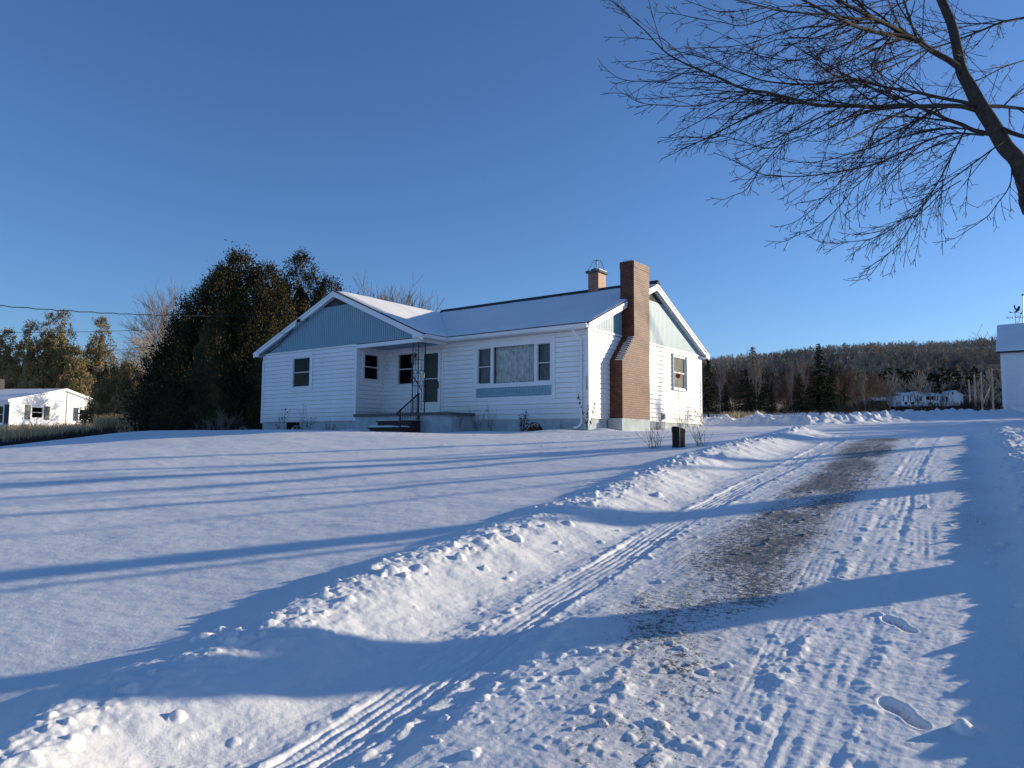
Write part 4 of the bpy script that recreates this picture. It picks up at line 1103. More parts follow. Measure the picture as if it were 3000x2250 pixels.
# -------- evergreens left of the house
def fp(u,d): return foot(u,d)
x,y=fp(650,33); T_=cedar(x,y,[(.5,.3,8.4,3.0),(-.3,.1,7.7,2.8),(1.6,.9,7.8,2.9),(-1.1,-.7,6.7,2.4),(-1.7,-1.2,5.3,1.9),(-2.2,-1.6,3.7,1.5),(1.0,-1.0,7.0,2.9),(2.7,.4,6.4,2.6),(-.8,-1.6,5.0,2.4)],21,120000,'huge dark cedar with several tops, at the left end of the house','cedars around the houses',leaf=.115,zb=-.7)
x,y=fp(868,38); cedar(x,y,[(0,0,9.6,2.6),(-1.0,-.5,8.3,2.0),(1.3,.8,8.3,2.2),(2.4,1.5,7.2,2.0)],22,52000,'dark cedar standing behind the left gable of the house','cedars around the houses',leaf=.12,zb=-.6)
CL=[(8,76,11.2,2.2,'cedar2','brown-green cedar cut by the left edge of the photo, behind the small white house'),
    (75,75,11.9,2.2,'cedar2','brown-green cedar behind the ridge of the small white house, left of the twin tops'),
    (128,76,13.0,2.4,'cedar2','left of the two tallest pointed cedars behind the small white house'),
    (168,76,13.3,2.4,'cedar2','right of the two tallest pointed cedars behind the small white house'),
    (212,75,9.3,2.3,'cedar2','lower cedar filling the gap right of the tallest two'),
    (282,78,13.0,2.4,'cedar2','slim greyish cedar standing alone right of the small white house'),
    (-45,76,11.6,2.4,'cedar2','cedar beyond the left edge behind the small white house')]
for i,(u,d,h,r,m,lb) in enumerate(CL):
    x,y=fp(u,d); cedar(x,y,[(0,0,h,r*1.05),(.5,-.4,h*.84,r*1.1),(-.9,-.6,h*.74,r*1.15),(1.3,.2,h*.70,r*1.2),(-1.9,-.9,h*.6,r*1.2)],30+i,24000,lb,'cedars around the houses',m,leaf=.20,zb=-.6)
x,y=fp(312,49); cedar(x,y,[(0,0,4.6,1.3),(1.0,.4,4.2,1.4)],41,16000,'small dark cedar at the right corner of the small white house','cedars around the houses','cedar',leaf=.13,zb=-.6)
x,y=fp(368,46); cedar(x,y,[(0,0,4.6,1.7),(1.6,1.0,4.2,1.6),(2.9,1.5,3.4,1.4),(-1.3,-.6,3.6,1.3),(-.9,-1.2,2.9,1.1)],42,30000,'broad low green-brown juniper between the small white house and the huge cedar',None,'cedar2',leaf=.12,zb=-.6,name='juniper_bush',cat='bush')
x,y=fp(640,28.5)
def bare(name,u,d,h,seed,label,mat,group=None,zb=None,cat='tree',**k):
    x,y=fp(u,d); z=gz(x,y) if zb is None else zb; r=random.Random(seed); t=empty(name,(x,y,z),0,label,cat,group)
    m=MB((x,y,z)); bare_tree(m,(x,y,z-.1),h,r,**k); m.build('branches',M[mat],t); return t
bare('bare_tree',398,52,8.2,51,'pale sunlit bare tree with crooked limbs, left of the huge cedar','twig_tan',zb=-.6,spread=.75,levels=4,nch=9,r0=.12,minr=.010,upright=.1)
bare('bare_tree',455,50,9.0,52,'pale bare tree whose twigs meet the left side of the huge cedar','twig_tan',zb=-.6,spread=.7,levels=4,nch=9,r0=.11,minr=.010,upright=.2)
bare('bare_tree',512,70,15.4,53,'tall bare tree with a fan of upright twigs behind the huge cedar','twig_grey',zb=-.6,spread=.35,levels=4,nch=9,r0=.13,minr=.011,upright=.7)
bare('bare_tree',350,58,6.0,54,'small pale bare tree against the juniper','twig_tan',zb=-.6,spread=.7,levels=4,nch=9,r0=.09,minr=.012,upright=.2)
for i,(u,d,h) in enumerate([(230,92,9.5),(250,95,9.8),(318,92,9),(205,92,9),(380,90,8.6)]):
    bare('bare_tree',u,d,h,60+i,['far bare tree low behind the gap between the cedars','far bare tree just right of the gap in the cedars','far bare tree right of the slim greyish cedar','far bare tree left of the gap in the cedars','far bare tree behind the pale crooked one'][i],'twig_grey',zb=-.6,spread=.5,levels=3,nch=12,r0=.1,minr=.02)
for i,(u,d,h,sp) in enumerate([(1090,46,9.9,.4),(1140,47,10.7,.4),(1190,48,10.2,.4),(1240,50,9.2,.4),(1050,44,8.6,.4)]):
    bare('bare_tree',u,d,h,70+i,['leftmost full bare treetop over the roof ridge','tallest bare treetop over the roof ridge','bare treetop over the ridge, right of the tallest','low bare treetop where the roof ridges meet','faint bare treetop beside the gable peak'][i],'twig_grey','bare treetops behind the roof',zb=-.2,spread=sp,levels=3,nch=13,r0=.10,minr=.010,upright=.8)
# tangle of dark brush in front of the cedar
def brush(name,u,d,h,seed,label,mat,ns=26,spread=.9,cat='shrub',group=None,zb=None,w=.25,lv=2,minr=.004):
    x,y=fp(u,d); z=gz(x,y) if zb is None else zb; r=random.Random(seed); t=empty(name,(x,y,z),0,label,cat,group); m=MB((x,y,z))
    for k in range(ns):
        a=r.random()*6.283; s=r.random()*spread
        bare_tree(m,(x+w*r.gauss(0,1),y+w*r.gauss(0,1),z-.1),h*r.uniform(.6,1.05),r,.45,lv,.008+h*.004,lean=(math.cos(a)*s,math.sin(a)*s),nch=4,minr=minr)
    m.build('stems',M[mat],t); return t
brush('bare_shrub',525,30,1.25,80,'dark tangled shrub at the foot of the huge cedar, on its left','weed_dark',34,1.1,w=.5)
brush('bare_shrub',615,26.5,.9,81,'thin leafless shrub in the snow left of the house, the leftmost one','twig_grey',12,.7)
brush('bare_shrub',655,26,1.25,82,'tall thin leafless shrub in front of the huge cedar','twig_grey',12,.6)
brush('bare_shrub',715,26,.8,83,'thin leafless shrub nearest the left corner of the house','weed_dark',12,.8)
# tall dry grass and weeds down the slope
def blades(n,urange,drange,hr,wd,lean,seed,mat,name,zb=None):
    rs=np.random.RandomState(seed); u=rs.uniform(*urange,n); d=rs.uniform(*drange,n)
    q=CAM[None,:]+d[:,None]*(CF[None,:]+CR[None,:]*((u-1500)/FPX)[:,None]); x=q[:,0];y=q[:,1]; z=ground(x,y)[0]
    h=hr[0]+(hr[1]-hr[0])*rs.rand(n)*(.6+.4*np.clip(fbm(x*.7,y*.7,2,seed)+.5,0,1))
    a=rs.rand(n)*6.283; l=rs.rand(n)*lean; b=rs.rand(n)*6.283
    dx,dy=np.cos(a)*l*h,np.sin(a)*l*h; wx,wy=np.cos(b)*wd/2,np.sin(b)*wd/2
    P0=np.stack([x-wx,y-wy,z-.05],1);P1=np.stack([x+wx,y+wy,z-.05],1)
    P2=np.stack([x+dx*.5+wx*.8,y+dy*.5+wy*.8,z+h*.6],1);P3=np.stack([x+dx*.5-wx*.8,y+dy*.5-wy*.8,z+h*.6],1)
    P4=np.stack([x+dx*1.2+wx*.3,y+dy*1.2,z+h],1);P5=np.stack([x+dx*1.2-wx*.3,y+dy*1.2,z+h],1)
    V=np.stack([P0,P1,P2,P3,P4,P5],1).reshape(-1,3); k=np.arange(n)[:,None]*6
    F=np.concatenate([k+np.array([[0,1,2,3]]),k+np.array([[3,2,4,5]])])
    o=npmesh(name,V,F,M[mat]); tag(o,kind='stuff'); return o
o=blades(9000,(285,545),(34.5,40),(.55,1.25),.028,.28,5,'straw','dry_grass'); tag(o,'tan dry grass standing in the sun below the juniper','grass')
o=blades(8000,(-60,320),(33,46),(.3,.75),.026,.35,6,'straw','dry_grass'); tag(o,'brown dry grass in front of the small white house','grass')
o=blades(2400,(-40,350),(24,31),(.15,.38),.022,.5,7,'weed_dark','dead_weeds'); tag(o,'dark dead weeds in the shade along the edge of the lawn','weeds')
# tall seed-head weeds in front of the small house
def seedplant(name,x,y,h,seed,label,mat='weed',ns=5,heads=True,spread=.25,hs=.012,cat='plant',group=None,leaf=0,branch=3):
    z=gz(x,y); r=random.Random(seed); t=empty(name,(x,y,z),0,label,cat,group); m=MB((x,y,z)); hd=MB((x,y,z))
    for k in range(ns):
        a=r.random()*6.283;s=r.random()*spread
        p=Vector((x+r.gauss(0,.05),y+r.gauss(0,.05),z-.05)); d=Vector((math.cos(a)*s,math.sin(a)*s,1)); H=h*r.uniform(.6,1.)
        pts=[p]
        for i in range(5):
            d=(d+Vector((r.gauss(0,.07),r.gauss(0,.07),0))).normalized(); p=p+d*H/5; pts.append(p)
        m.tube(pts,[.0045,.004,.0035,.003,.0025,.002],4,cap=False)
        if heads: hd.ball(tuple(p),hs*r.uniform(.7,1.2),6,4,(1,1,1),.2,r)
        for b in range(branch):
            i=r.randrange(2,5); q=pts[i]; dd=Vector((r.gauss(0,.5),r.gauss(0,.5),.7)).normalized(); e=q+dd*H*.22*r.uniform(.5,1.2)
            m.tube([q,q.lerp(e,.5)+Vector((0,0,.01)),e],[.0025,.002,.0015],3,cap=False)
            if heads: hd.ball(tuple(e),hs*r.uniform(.6,1.),5,4,(1,1,1),.2,r)
        for b in range(leaf):
            i=r.randrange(1,5); q=pts[i].lerp(pts[i+1],r.random()); a=r.random()*6.28; L_=r.uniform(.04,.10)
            e=q+Vector((math.cos(a)*L_*.5,math.sin(a)*L_*.5,-L_)); w=Vector((-math.sin(a),math.cos(a),.2))*L_*.28
            hd.add([q,q.lerp(e,.5)+w,e,q.lerp(e,.5)-w],[(0,1,2,3)])
    m.build('stems',M[mat],t)
    if hd.v: hd.build('seed_heads' if not leaf else 'dead_leaves',M['weed_dark'],t)
    return t
PL=[(-11.75,-1.75,.95,5,.22,.022,'dried_plant','tall dead plant with round seed heads in front of the left window',0),
(-11.95,-1.85,.6,6,.5,.018,'dried_plant','spindly dead stems by the basement window',0),
(-10.75,-1.7,1.0,5,.18,.010,'dried_plant','feathery dead stalk on the wing wall, right of the left window',0),
(-10.25,-1.8,.55,7,.5,.02,'dried_plant','leaning dead stems beside the snow-capped flower clump on the wing',0),
(-9.35,-1.75,.5,14,.9,.0,'dried_plant','low fan of dead stems at the right end of the wing wall',0),
(-9.0,-1.85,.42,16,.9,.0,'dried_plant','dense dark dead grass clump left of the porch steps',0),
(-4.35,-.65,.62,9,.5,.012,'dried_plant','dead stems with small heads at the right end of the porch',0),
(-3.7,-.5,.95,12,.55,.0,'dried_plant','wide fan of bare stems under the left half of the picture window',0),
(-3.2,-.5,.85,12,.5,.0,'dried_plant','second fan of bare stems under the picture window',0),
(-1.95,-.5,.55,14,.7,.016,'dried_plant','bushy dead plant with curled leaves under the right half of the picture window',4),
(-.55,-.55,.32,10,.8,.0,'dried_plant','small tuft of dead grass near the downspout',0),
(.12,-.35,1.25,4,.22,.012,'dried_plant','tall dead plant with hanging leaves at the front corner of the house',13),
(.25,4.55,.5,4,.3,.014,'dried_plant','dead umbel plant below the wall vent',0),
(.35,3.8,.3,16,1.,.0,'dried_grass','dry grass tuft beside the chimney footing',0),
(.3,6.3,.95,6,.4,.016,'dried_plant','tall dead seed-head plant under the end window',0),
(.35,6.9,.6,6,.5,.018,'dried_plant','dead plant with dark heads right of the end window',0),
(.3,7.7,.45,5,.4,.02,'dried_plant','short dead plant near the far corner of the end wall',0),
(.3,5.6,.4,8,.6,.01,'dried_plant','short dead stems left of the end window',0)]
for i,(x,y,h,ns,sp,hs,nm,lb,lf) in enumerate(PL):
    seedplant(nm,x,y,h+.12,100+i,lb,'weed',ns,hs>0,sp,max(hs,.001),'plant','dead plants along the house walls',lf,3 if hs>0 else 2)
for i,(x,y,r,lb) in enumerate([(-13.95,-2.0,.20,'snow-capped dried flower clump at the left corner of the house'),(-10.7,-2.0,.22,'snow-capped dried flower clump in front of the wing wall'),(-1.25,-.95,.24,'snow-capped dried flower clump near the downspout')]):
    z=gz(x,y); t=empty('dried_flower_clump',(x,y,z),0,lb,'plant','snow-capped flower clumps'); rr=random.Random(200+i)
    m=MB((x,y,z)); s=MB((x,y,z))
    for k in range(150):
        a=rr.random()*6.28; e=rr.random()**.6*1.45; q=(x+r*math.sin(e)*math.cos(a),y+r*math.sin(e)*math.sin(a),z+.03+r*1.05*math.cos(e)); m.ball(q,.02,5,3,(1,1,1),.3,rr)
        if rr.random()<.55 and e<1.2: s.ball((q[0],q[1],q[2]+.014),.017,5,3,(1,1,.7),.3,rr)
    m.ball((x,y,z),r*.85,10,6); m.build('flower_heads',M['mumleaf'],t); s.build('snow_cap',M['snow'],t,smooth=True)
# stump post, marker, grass
PX_,PY_=5.15,-5.55; pz=gz(PX_,PY_)
m=MB((PX_,PY_,pz)); vs=[];n=12
rr=random.Random(5)
prof=[.115*(1+rr.uniform(-.12,.12)) for _ in range(n)]
for z,s in((-.1,1.0),(.10,.98),(.27,1.0),(.275,1.08),(.335,1.06),(.345,.9)):
    for k in range(n): a=2*math.pi*k/n; vs.append((PX_+prof[k]*s*math.cos(a),PY_+prof[k]*s*math.sin(a),pz+z+(.03*math.cos(a+2) if z>.3 else 0)))
fs=[(i*n+k,i*n+(k+1)%n,(i+1)*n+(k+1)%n,(i+1)*n+k) for i in range(5) for k in range(n)]+[tuple(5*n+k for k in range(n))]
m.add(vs,fs); o=m.build('wooden_stump',M['wood_dark']); o['label']='short dark weathered wooden stump sticking out of the snow beside the driveway bank'; o['category']='stump'
mx,my=PX_+.10,PY_-.17; mz=gz(mx,my)
t=empty('driveway_marker',(mx,my,mz),0,'thin driveway marker rod with a round red reflector in front of the stump','marker')
m=MB((mx,my,mz)); m.tube([(mx,my,mz-.2),(mx-.006,my,mz+.7),(mx-.02,my,mz+1.27)],[.006,.006,.005],6); m.build('rod',M['rod'],t)
dvec=Vector(CAM)-Vector((mx,my,mz+1.2)); dvec.z=0; dvec.normalize(); sd=Vector((0,0,1)).cross(dvec)
m=MB((mx,my,mz)); c=Vector((mx-.02,my,mz+1.30)); 
vs=[c+dvec*e+(sd*math.cos(2*math.pi*k/20)+Vector((0,0,1))*math.sin(2*math.pi*k/20))*.043 for e in(.004,-.012) for k in range(20)]
m.add(vs,[tuple(range(20)),tuple(range(20,40))[::-1]]+[(k,(k+1)%20,(k+1)%20+20,k+20) for k in range(20)]); m.build('reflector',M['red'],t)
m=MB((mx,my,mz)); m.tube([c+sd*-.013+Vector((0,0,.03)),c+sd*-.013+Vector((0,0,.083)),c+sd*.013+Vector((0,0,.083)),c+sd*.013+Vector((0,0,.03))],.004,5); m.build('clip',M['black'],t)
for i,(dx,dy,ns,lb) in enumerate([(-.35,-.25,16,'dry grass tuft on the left of the dark stump'),(.32,.25,15,'dry grass tuft on the right of the dark stump')]):
    seedplant('dried_grass',PX_+dx,PY_+dy,.52,300+i,lb,'weed',ns,False,.8,.01,'plant','dry grass tufts at the stump',0,2)
# ---------------------------------------------------------------- neighbouring houses, garage, far woods
def oriented(off,ux,uy):
    """returns T(a,b,z) with a along ux, b along uy"""
    ux=Vector(ux).normalized();uy=Vector(uy).normalized();o=Vector(off)
    return lambda a,b,z:o+ux*a+uy*b+Vector((0,0,z))
def tbox(mb,T,a0,b0,z0,a1,b1,z1):
    P=[T(a,b,z) for z in(z0,z1) for b in(b0,b1) for a in(a0,a1)]
    mb.add(P,[(0,2,3,1),(4,5,7,6),(0,1,5,4),(1,3,7,5),(3,2,6,7),(2,0,4,6)])
# small white house on the left
d0=54.0
P0=at(24,1269,d0); az=-_y-0  # near corner
wdir=Vector((math.sin(R_(-27.1)),math.cos(R_(-27.1)),0)); ndir=Vector((wdir.y,-wdir.x,0))   # n faces right/sun
bd=-ndir
nz0=P0.z; NO=tuple(P0)
nh=empty('white_house',NO,0,'small white house with dark shutters among the cedars at the far left','house')
NB=lambda: MB(NO)
Wd=10.4;Ht=2.42;Rs=1.12;Ln=12
def TN(a,b,z): return P0+wdir*a+bd*b+Vector((0,0,z))
m=NB(); 
w1=(2.0,3.1,1.22,2.08); w2=(6.9,8.1,1.22,2.10)
siding(m,P0,wdir,ndir,0,Wd,-.0,Ht,[w1,w2],course=.12,dep=.012)
for k in range(int(Rs/.12)+1):   # gable courses
    z0=Ht+k*.12; z1=min(z0+.12,Ht+Rs-.02); i0=(z0-Ht)/Rs*Wd/2; i1=(z1-Ht)/Rs*Wd/2
    if z1<=z0: break
    m.add([P0+wdir*i0+ndir*.012+Vector((0,0,z0)),P0+wdir*(Wd-i0)+ndir*.012+Vector((0,0,z0)),P0+wdir*(Wd-i1)+Vector((0,0,z1)),P0+wdir*i1+Vector((0,0,z1))],[(0,1,2,3)])
m.build('gable_wall',M['siding'],nh)
m=NB(); siding(m,P0,bd,-wdir,0,Ln,0,Ht,[(.5,1.5,.75,2.05),(4,5,.9,2.05)],course=.12,dep=.012); tbox(m,TN,0,.05,-1.2,Wd,Ln,-.02); m.build('front_wall',M['siding'],nh)
m=NB(); tbox(m,TN,-.03,-.02,-.1,.10,.06,Ht); m.build('corner_trim',M['trim'],nh); m=NB(); tbox(m,TN,Wd-.1,-.02,-.1,Wd+.03,.06,Ht); m.build('corner_trim',M['trim'],nh)
m=NB(); tbox(m,TN,.06,.06,-1.2,Wd-.06,.3,-.02); m.build('foundation',M['conc'],nh)
def TNw(u,d,z): return P0+wdir*u+ndir*d+Vector((0,0,z))
def TNf(u,d,z): return P0+bd*u-wdir*d+Vector((0,0,z))
for (u0,u1,z0,z1) in(w1,w2): 
    fr=hung_window(TNw,u0,u1,z0,z1,NO,nh,.09,sash='trim')
    for a in(u0-.62,u1+.14):
     m=NB(); fbox(m,TNw,a,a+.50,z0-.12,z1+.12,.0,.05)
     m.build('shutter',M['shutter'] if u0<3 else M['shutter_blue'],nh)
hung_window(TNf,.5,1.5,.75,2.05,NO,nh,.08,sash='trim'); m=NB(); fbox(m,TNf,.02,.40,.65,2.15,0,.05); m.build('shutter',M['shutter_blue'],nh)
def roofslab(mb,T,prof,b0,b1,th):
    n=len(prof)
    for i in range(n-1):
        (a0,z0),(a1,z1)=prof[i],prof[i+1]
        P=[T(a0,b0,z0),T(a1,b0,z1),T(a1,b1,z1),T(a0,b1,z0)]+[T(a0,b0,z0+th),T(a1,b0,z1+th),T(a1,b1,z1+th),T(a0,b1,z0+th)]
        mb.add(P,[(3,2,1,0),(4,5,6,7),(0,1,5,4),(1,2,6,5),(2,3,7,6),(3,0,4,7)])
prof=[(-.45,Ht-.10),(Wd/2,Ht+Rs),(Wd+.45,Ht-.10)]
m=NB(); roofslab(m,TN,prof,-.28,Ln+.3,.14); rf=m.build('roof',M['trim'],nh)
m=NB(); roofslab(m,TN,[(-.42,Ht-.10+.145),(Wd/2,Ht+Rs+.145),(Wd+.42,Ht-.10+.145)],-.24,Ln+.2,.05); m.build('roof_snow',M['snow'],rf)
m=NB(); tbox(m,TN,Wd/2-.9,5.6,Ht+Rs-.4,Wd/2-.1,6.2,Ht+Rs+1.0); cm=m.build('chimney',M['brickdark'],rf,uv=False)
m=NB(); tbox(m,TN,Wd/2-.5,-.03,Ht+.25,Wd/2+.05,-.005,Ht+.75); m.build('gable_vent',M['straw'] if False else M['soffit'],nh)
m=NB(); m.tube([TN(Wd/2+.28,-.06,Ht+Rs+.25),TN(Wd/2+.28,-.06,.75)],.03,6); m.ball(tuple(TN(Wd/2+.25,-.08,.72)),.13,8,5,(1,1,.8)); m.build('meter_pipe',M['metal'],nh)
# ---------------------------------------------------------------- garage on the right
GX,GY=8.68,31.4; Gz=at(2936,1187,40.8).z; GO=(GX,GY,Gz)
gr=empty('garage',GO,0,'white garage with a snowy roof at the right edge of the photo','garage')
GH=3.0;GW=11;GD=6.6;GR=1.95
def TG(a,b,z): return Vector((GX+a,GY+b,Gz+z))
m=MB(GO); siding(m,(GX,GY,Gz),(1,0,0),(0,-1,0),.26,GW,0,GH-.16,[],course=.15,dep=.022); m.build('front_wall',M['siding'],gr)
m=MB(GO); tbox(m,TG,.03,.06,-.8,GW,GD,GH-.01); m.add([TG(.0,0,GH),TG(.0,GD,GH),TG(.0,GD/2,GH+GR)],[(0,2,1)]); m.build('side_wall',M['siding'],gr)
m=MB(GO); tbox(m,TG,0,-.03,-.1,.26,.05,GH-.16); tbox(m,TG,0,-.05,GH-.158,GW,.05,GH-.0); m.build('trim_boards',M['trim'],gr)
def TG2(a,b,z): return TG(b,a,z)
pr=[(-.25,GH-.05),(GD/2,GH+GR),(GD+.25,GH-.05)]
m=MB(GO); roofslab(m,TG2,pr,-.16,GW,.09); rf=m.build('roof',M['darkroof'],gr)
m=MB(GO); vs,fs=[],[]
for sgn in(0,1):
    A=(-.27,GH-.05) if sgn==0 else (GD+.27,GH-.05)
    q=[TG2(A[0],-.2,A[1]+.095),TG2(A[0],GW,A[1]+.095),TG2(GD/2,GW,GH+GR+.10),TG2(GD/2,-.2,GH+GR+.10)]
    if sgn: q=q[::-1]
    m2=snowquad([tuple(p) for p in q],.12,40,20,(0,0,0,0),9); m.add(m2.v,m2.f)
m.build('roof_snow',M['snow'],rf,smooth=True)
m=MB(GO); tbox(m,TG,-1.3,9.0,3.35,.2,12,3.5); tbox(m,TG,-1.1,9.1,3.2,.2,11.9,3.35); m.build('lean_to_eave',M['darkroof'],gr)
# weathervane
vx=0.72; vz=Gz+GH+GR+.16; VO=(GX+vx,GY+GD/2,vz)
wv=empty('weathervane',VO,0,'rooster weathervane with compass letters on the garage ridge','weathervane')
m=MB(VO); V0=Vector(VO)
m.tube([V0-Vector((0,0,.1)),V0+Vector((0,0,.72))],.014,6); m.build('pole',M['copper'],wv)
m=MB(VO)
m.bar(V0+Vector((-.36,0,.33)),V0+Vector((.36,0,.30)),.02); m.bar(V0+Vector((-.12,-.3,.27)),V0+Vector((.12,.3,.37)),.02)
m.bar(V0+Vector((-.26,0,.66)),V0+Vector((.30,0,.56)),.02)
m.add([V0+Vector((-.30,0,.72)),V0+Vector((-.18,0,.68)),V0+Vector((-.20,0,.60)),V0+Vector((-.28,.02,.65))],[(0,1,2,3)])
m.ball(tuple(V0+Vector((.30,0,.55))),.055,6,4,(1,.4,1)); m.ball(tuple(V0+Vector((0,0,.33))),.035,6,4)
m.build('arms',M['copper'],wv)
roo=[(-.04,.70),(.02,.74),(.04,.80),(.00,.86),(-.03,.93),(-.05,1.02),(-.07,1.06),(-.04,1.10),(-.02,1.15),(.01,1.12),(.035,1.06),(.03,.99),(.05,.93),(.10,.90),(.14,.97),(.17,1.04),(.22,1.07),(.26,1.03),(.27,.96),(.25,.88),(.24,.80),(.19,.76),(.13,.72),(.09,.70),(.06,.66),(.03,.70),(-.01,.66)]
m=MB(VO); m.prism([(V0.x+a,V0.z+b-.05) for a,b in roo],1,V0.y-.02,V0.y+.02); m.build('rooster',M['copper'],wv)
for chx,zz,c in((-.40,.34,'N'),(.40,.30,'S'),(-.14,.26,'E'),(.14,.39,'W')):
    textobj(c,.16,(V0.x+chx,V0.y-(.0 if c in 'NS' else .3*(1 if c=='E' else -1)),V0.z+zz),(math.pi/2,0,0),.006,M['copper'],'compass_letter',wv)
# antenna behind the garage
A0=at(2993,960,47); m=MB(tuple(A0)); t=empty('antenna_mast',tuple(A0),0,'thin lamp-topped mast with guy wires behind the garage roof, at the right edge','mast')
top=at(2997,864,47)
m.tube([A0-Vector((0,0,1.5)),top],.03,5); m.ball(tuple(top),.09,6,4); m.build('mast',M['metal'],t)
m=MB(tuple(A0))
for a in(2980,3003): m.tube([at(2996,905,47),at(a,962,47)],.012,4)
m.build('guy_wires',M['wire'],t)
bare('bare_tree',2990,56,8.5,90,'bare treetop showing over the garage roof','twig_grey',zb=1.2,spread=.6,levels=3,nch=9,r0=.1,minr=.012)
# ---------------------------------------------------------------- service wires
def wire(p,q,sag,r,label,n=24,twist=0):
    p=Vector(p);q=Vector(q); m=MB(tuple((p+q)/2)); pts=[]
    for i in range(n+1):
        t=i/n; pts.append(p.lerp(q,t)-Vector((0,0,sag*4*t*(1-t)-twist*math.sin(i*2.1))))
    m.tube(pts,r,5); o=m.build('overhead_wire',M['wire']); o.location=(p+q)/2; tag(o,label,'wire','overhead wires on the left'); return o
UP=[(-26.0,-8.5),(-60,-22)]
wire(at(-250,872,17.5),Vector((-11.6,-1.53,3.98)),.22,.013,'thick twisted cable crossing the sky to the left slope of the front gable',60,.012)
wire(at(-60,973,30),at(560,958,44),.12,.012,'middle wire running behind the huge cedar, straight across the left sky')
wire(at(130,1041,40),at(560,996,46),.15,.011,'lowest sloping wire just left of the huge cedar')
wire(at(-40,1068,40),at(136,1141,57),.2,.012,'wire dropping to the ridge of the small white house')
# poles
pole=None
for i,(u,vt,vb,d,lb) in enumerate([(2840,1112,1172,150,'thinnest, most distant wooden pole, leaning, right of the ranch house'),(2856,1096,1169,120,'second wooden pole from the left beyond the yard'),(2876,1091,1183,90,'third wooden pole from the left beyond the yard'),(2908,1075,1186,75,'tallest wooden pole, nearest the garage')]):
    b=at(u+2,vb,d); tp_=at(u-2,vt,d); m=MB(tuple(b)); r=.0021*d/2*1.15
    m.tube([b-Vector((0,0,1.2)),b,tp_],[r*1.15,r*1.1,r*.8],7); o=m.build('wooden_pole',M['pole']); o.location=b; tag(o,lb,'pole','wooden poles beyond the yard')
b=at(2883,1176,85);q=at(2903,1128,85); m=MB(tuple(b)); m.bar(b-(q-b)*.15,q,.10); o=m.build('leaning_board',M['straw']); o.location=b; tag(o,'pale board leaning between the two poles nearest the garage','board')
# ---------------------------------------------------------------- ranch house in the distance
RD=200.; RP=at(2640,1184,RD); RO_=tuple(RP); rx=Vector(CR).copy(); rx.z=0; rx.normalize(); ry=Vector((-rx.y,rx.x,0))
ra=empty('ranch_house',RO_,0,'long white ranch house far off at the edge of the woods','house')
s_=RD/FPX
def TRh(a,b,z): return RP+rx*(a*s_)+ry*(b)+Vector((0,0,z*s_))
m=MB(RO_)
tbox(m,TRh,3,0,-3,72,8,26); tbox(m,TRh,60,1.2,-3,122,9,26); tbox(m,TRh,122,1.6,-3,145,9,26); tbox(m,TRh,138,.2,-3,184,8,26)
def gab(mb,a0,a1,z0,z1,b): mb.add([TRh(a0,b,z0),TRh(a1,b,z0),TRh((a0+a1)/2,b,z1)],[(0,1,2)])
gab(m,22,68,26,37,-.02); gab(m,132,186,26,41,.15)
m.build('walls',M['siding'],ra)
m=MB(RO_)
def rq(a0,a1,z0,z1,b0,b1,c0=None,c1=None): m.add([TRh(a0,b0,z0),TRh(a1,b0,z0),TRh(c1 if c1 is not None else a1,b1,z1),TRh(c0 if c0 is not None else a0,b1,z1)],[(0,1,2,3)])
rq(2,26,25.5,37,-.5,4,2,46); rq(64,123,25.5,38,.8,5,46,123); rq(122,140,27,36,1.2,5); 
m.add([TRh(20,-.6,25),TRh(45,-.6,38),TRh(45,8,38),TRh(20,8,25)],[(0,1,2,3)]); m.add([TRh(45,-.6,38),TRh(71,-.6,25),TRh(71,8,25),TRh(45,8,38)],[(0,1,2,3)])
m.add([TRh(130,-.4,25),TRh(159,-.4,42),TRh(159,8,42),TRh(130,8,25)],[(0,1,2,3)]); m.add([TRh(159,-.4,42),TRh(188,-.4,25),TRh(188,8,25),TRh(159,8,42)],[(0,1,2,3)])
m.build('roof',M['snow'],ra)
m=MB(RO_)
for a0,a1,z0,z1 in((6,8,8,25),(20,22,8,25),(27,29,10,25),(48,50,10,25),(60,62,12,24),(76,78,12,26),(92,94,12,26),(106,108,12,26),(114,116,12,26),(126,130,10,24),(149,151,29,36),(156,157,29,36)):
    tbox(m,TRh,a0,-.12 if a0<70 else 1.05,z0,a1,-.03 if a0<70 else 1.18,z1)
m.build('shutters',M['shutter_blue'],ra)
m=MB(RO_)
for a0,a1,z0,z1,b in((10,18,-1,6,-.05),(28,38,0,6,-.05),(54,60,10,22,-.05),(132,138,8,22,.1),(151.5,155.5,29,36,.1),(96,104,14,24,1.1),(81,90,14,24,1.1)):
    tbox(m,TRh,a0,b-.04,z0,a1,b,z1)
m.build('windows',M['dark'],ra)
# small dark shed left of it
sp_=at(2585,1184,205); m=MB(tuple(sp_)); 
def TS_(a,b,z): return sp_+rx*a+ry*b+Vector((0,0,z))
t=empty('shed',tuple(sp_),0,'small brown shed with a snowy roof left of the ranch house','shed'); tbox(m,TS_,-2.2,0,-1,2.0,4,1.1); m.build('walls',M['wood_dark'],t)
m=MB(tuple(sp_)); m.add([TS_(-2.6,-.3,1.0),TS_(2.4,-.3,1.0),TS_(2.4,2,2.1),TS_(-2.6,2,2.1)],[(0,1,2,3)]); m.add([TS_(-2.6,4.3,1.0),TS_(-2.6,2,2.1),TS_(2.4,2,2.1),TS_(2.4,4.3,1.0)],[(0,1,2,3)]); m.build('roof',M['snow'],t)
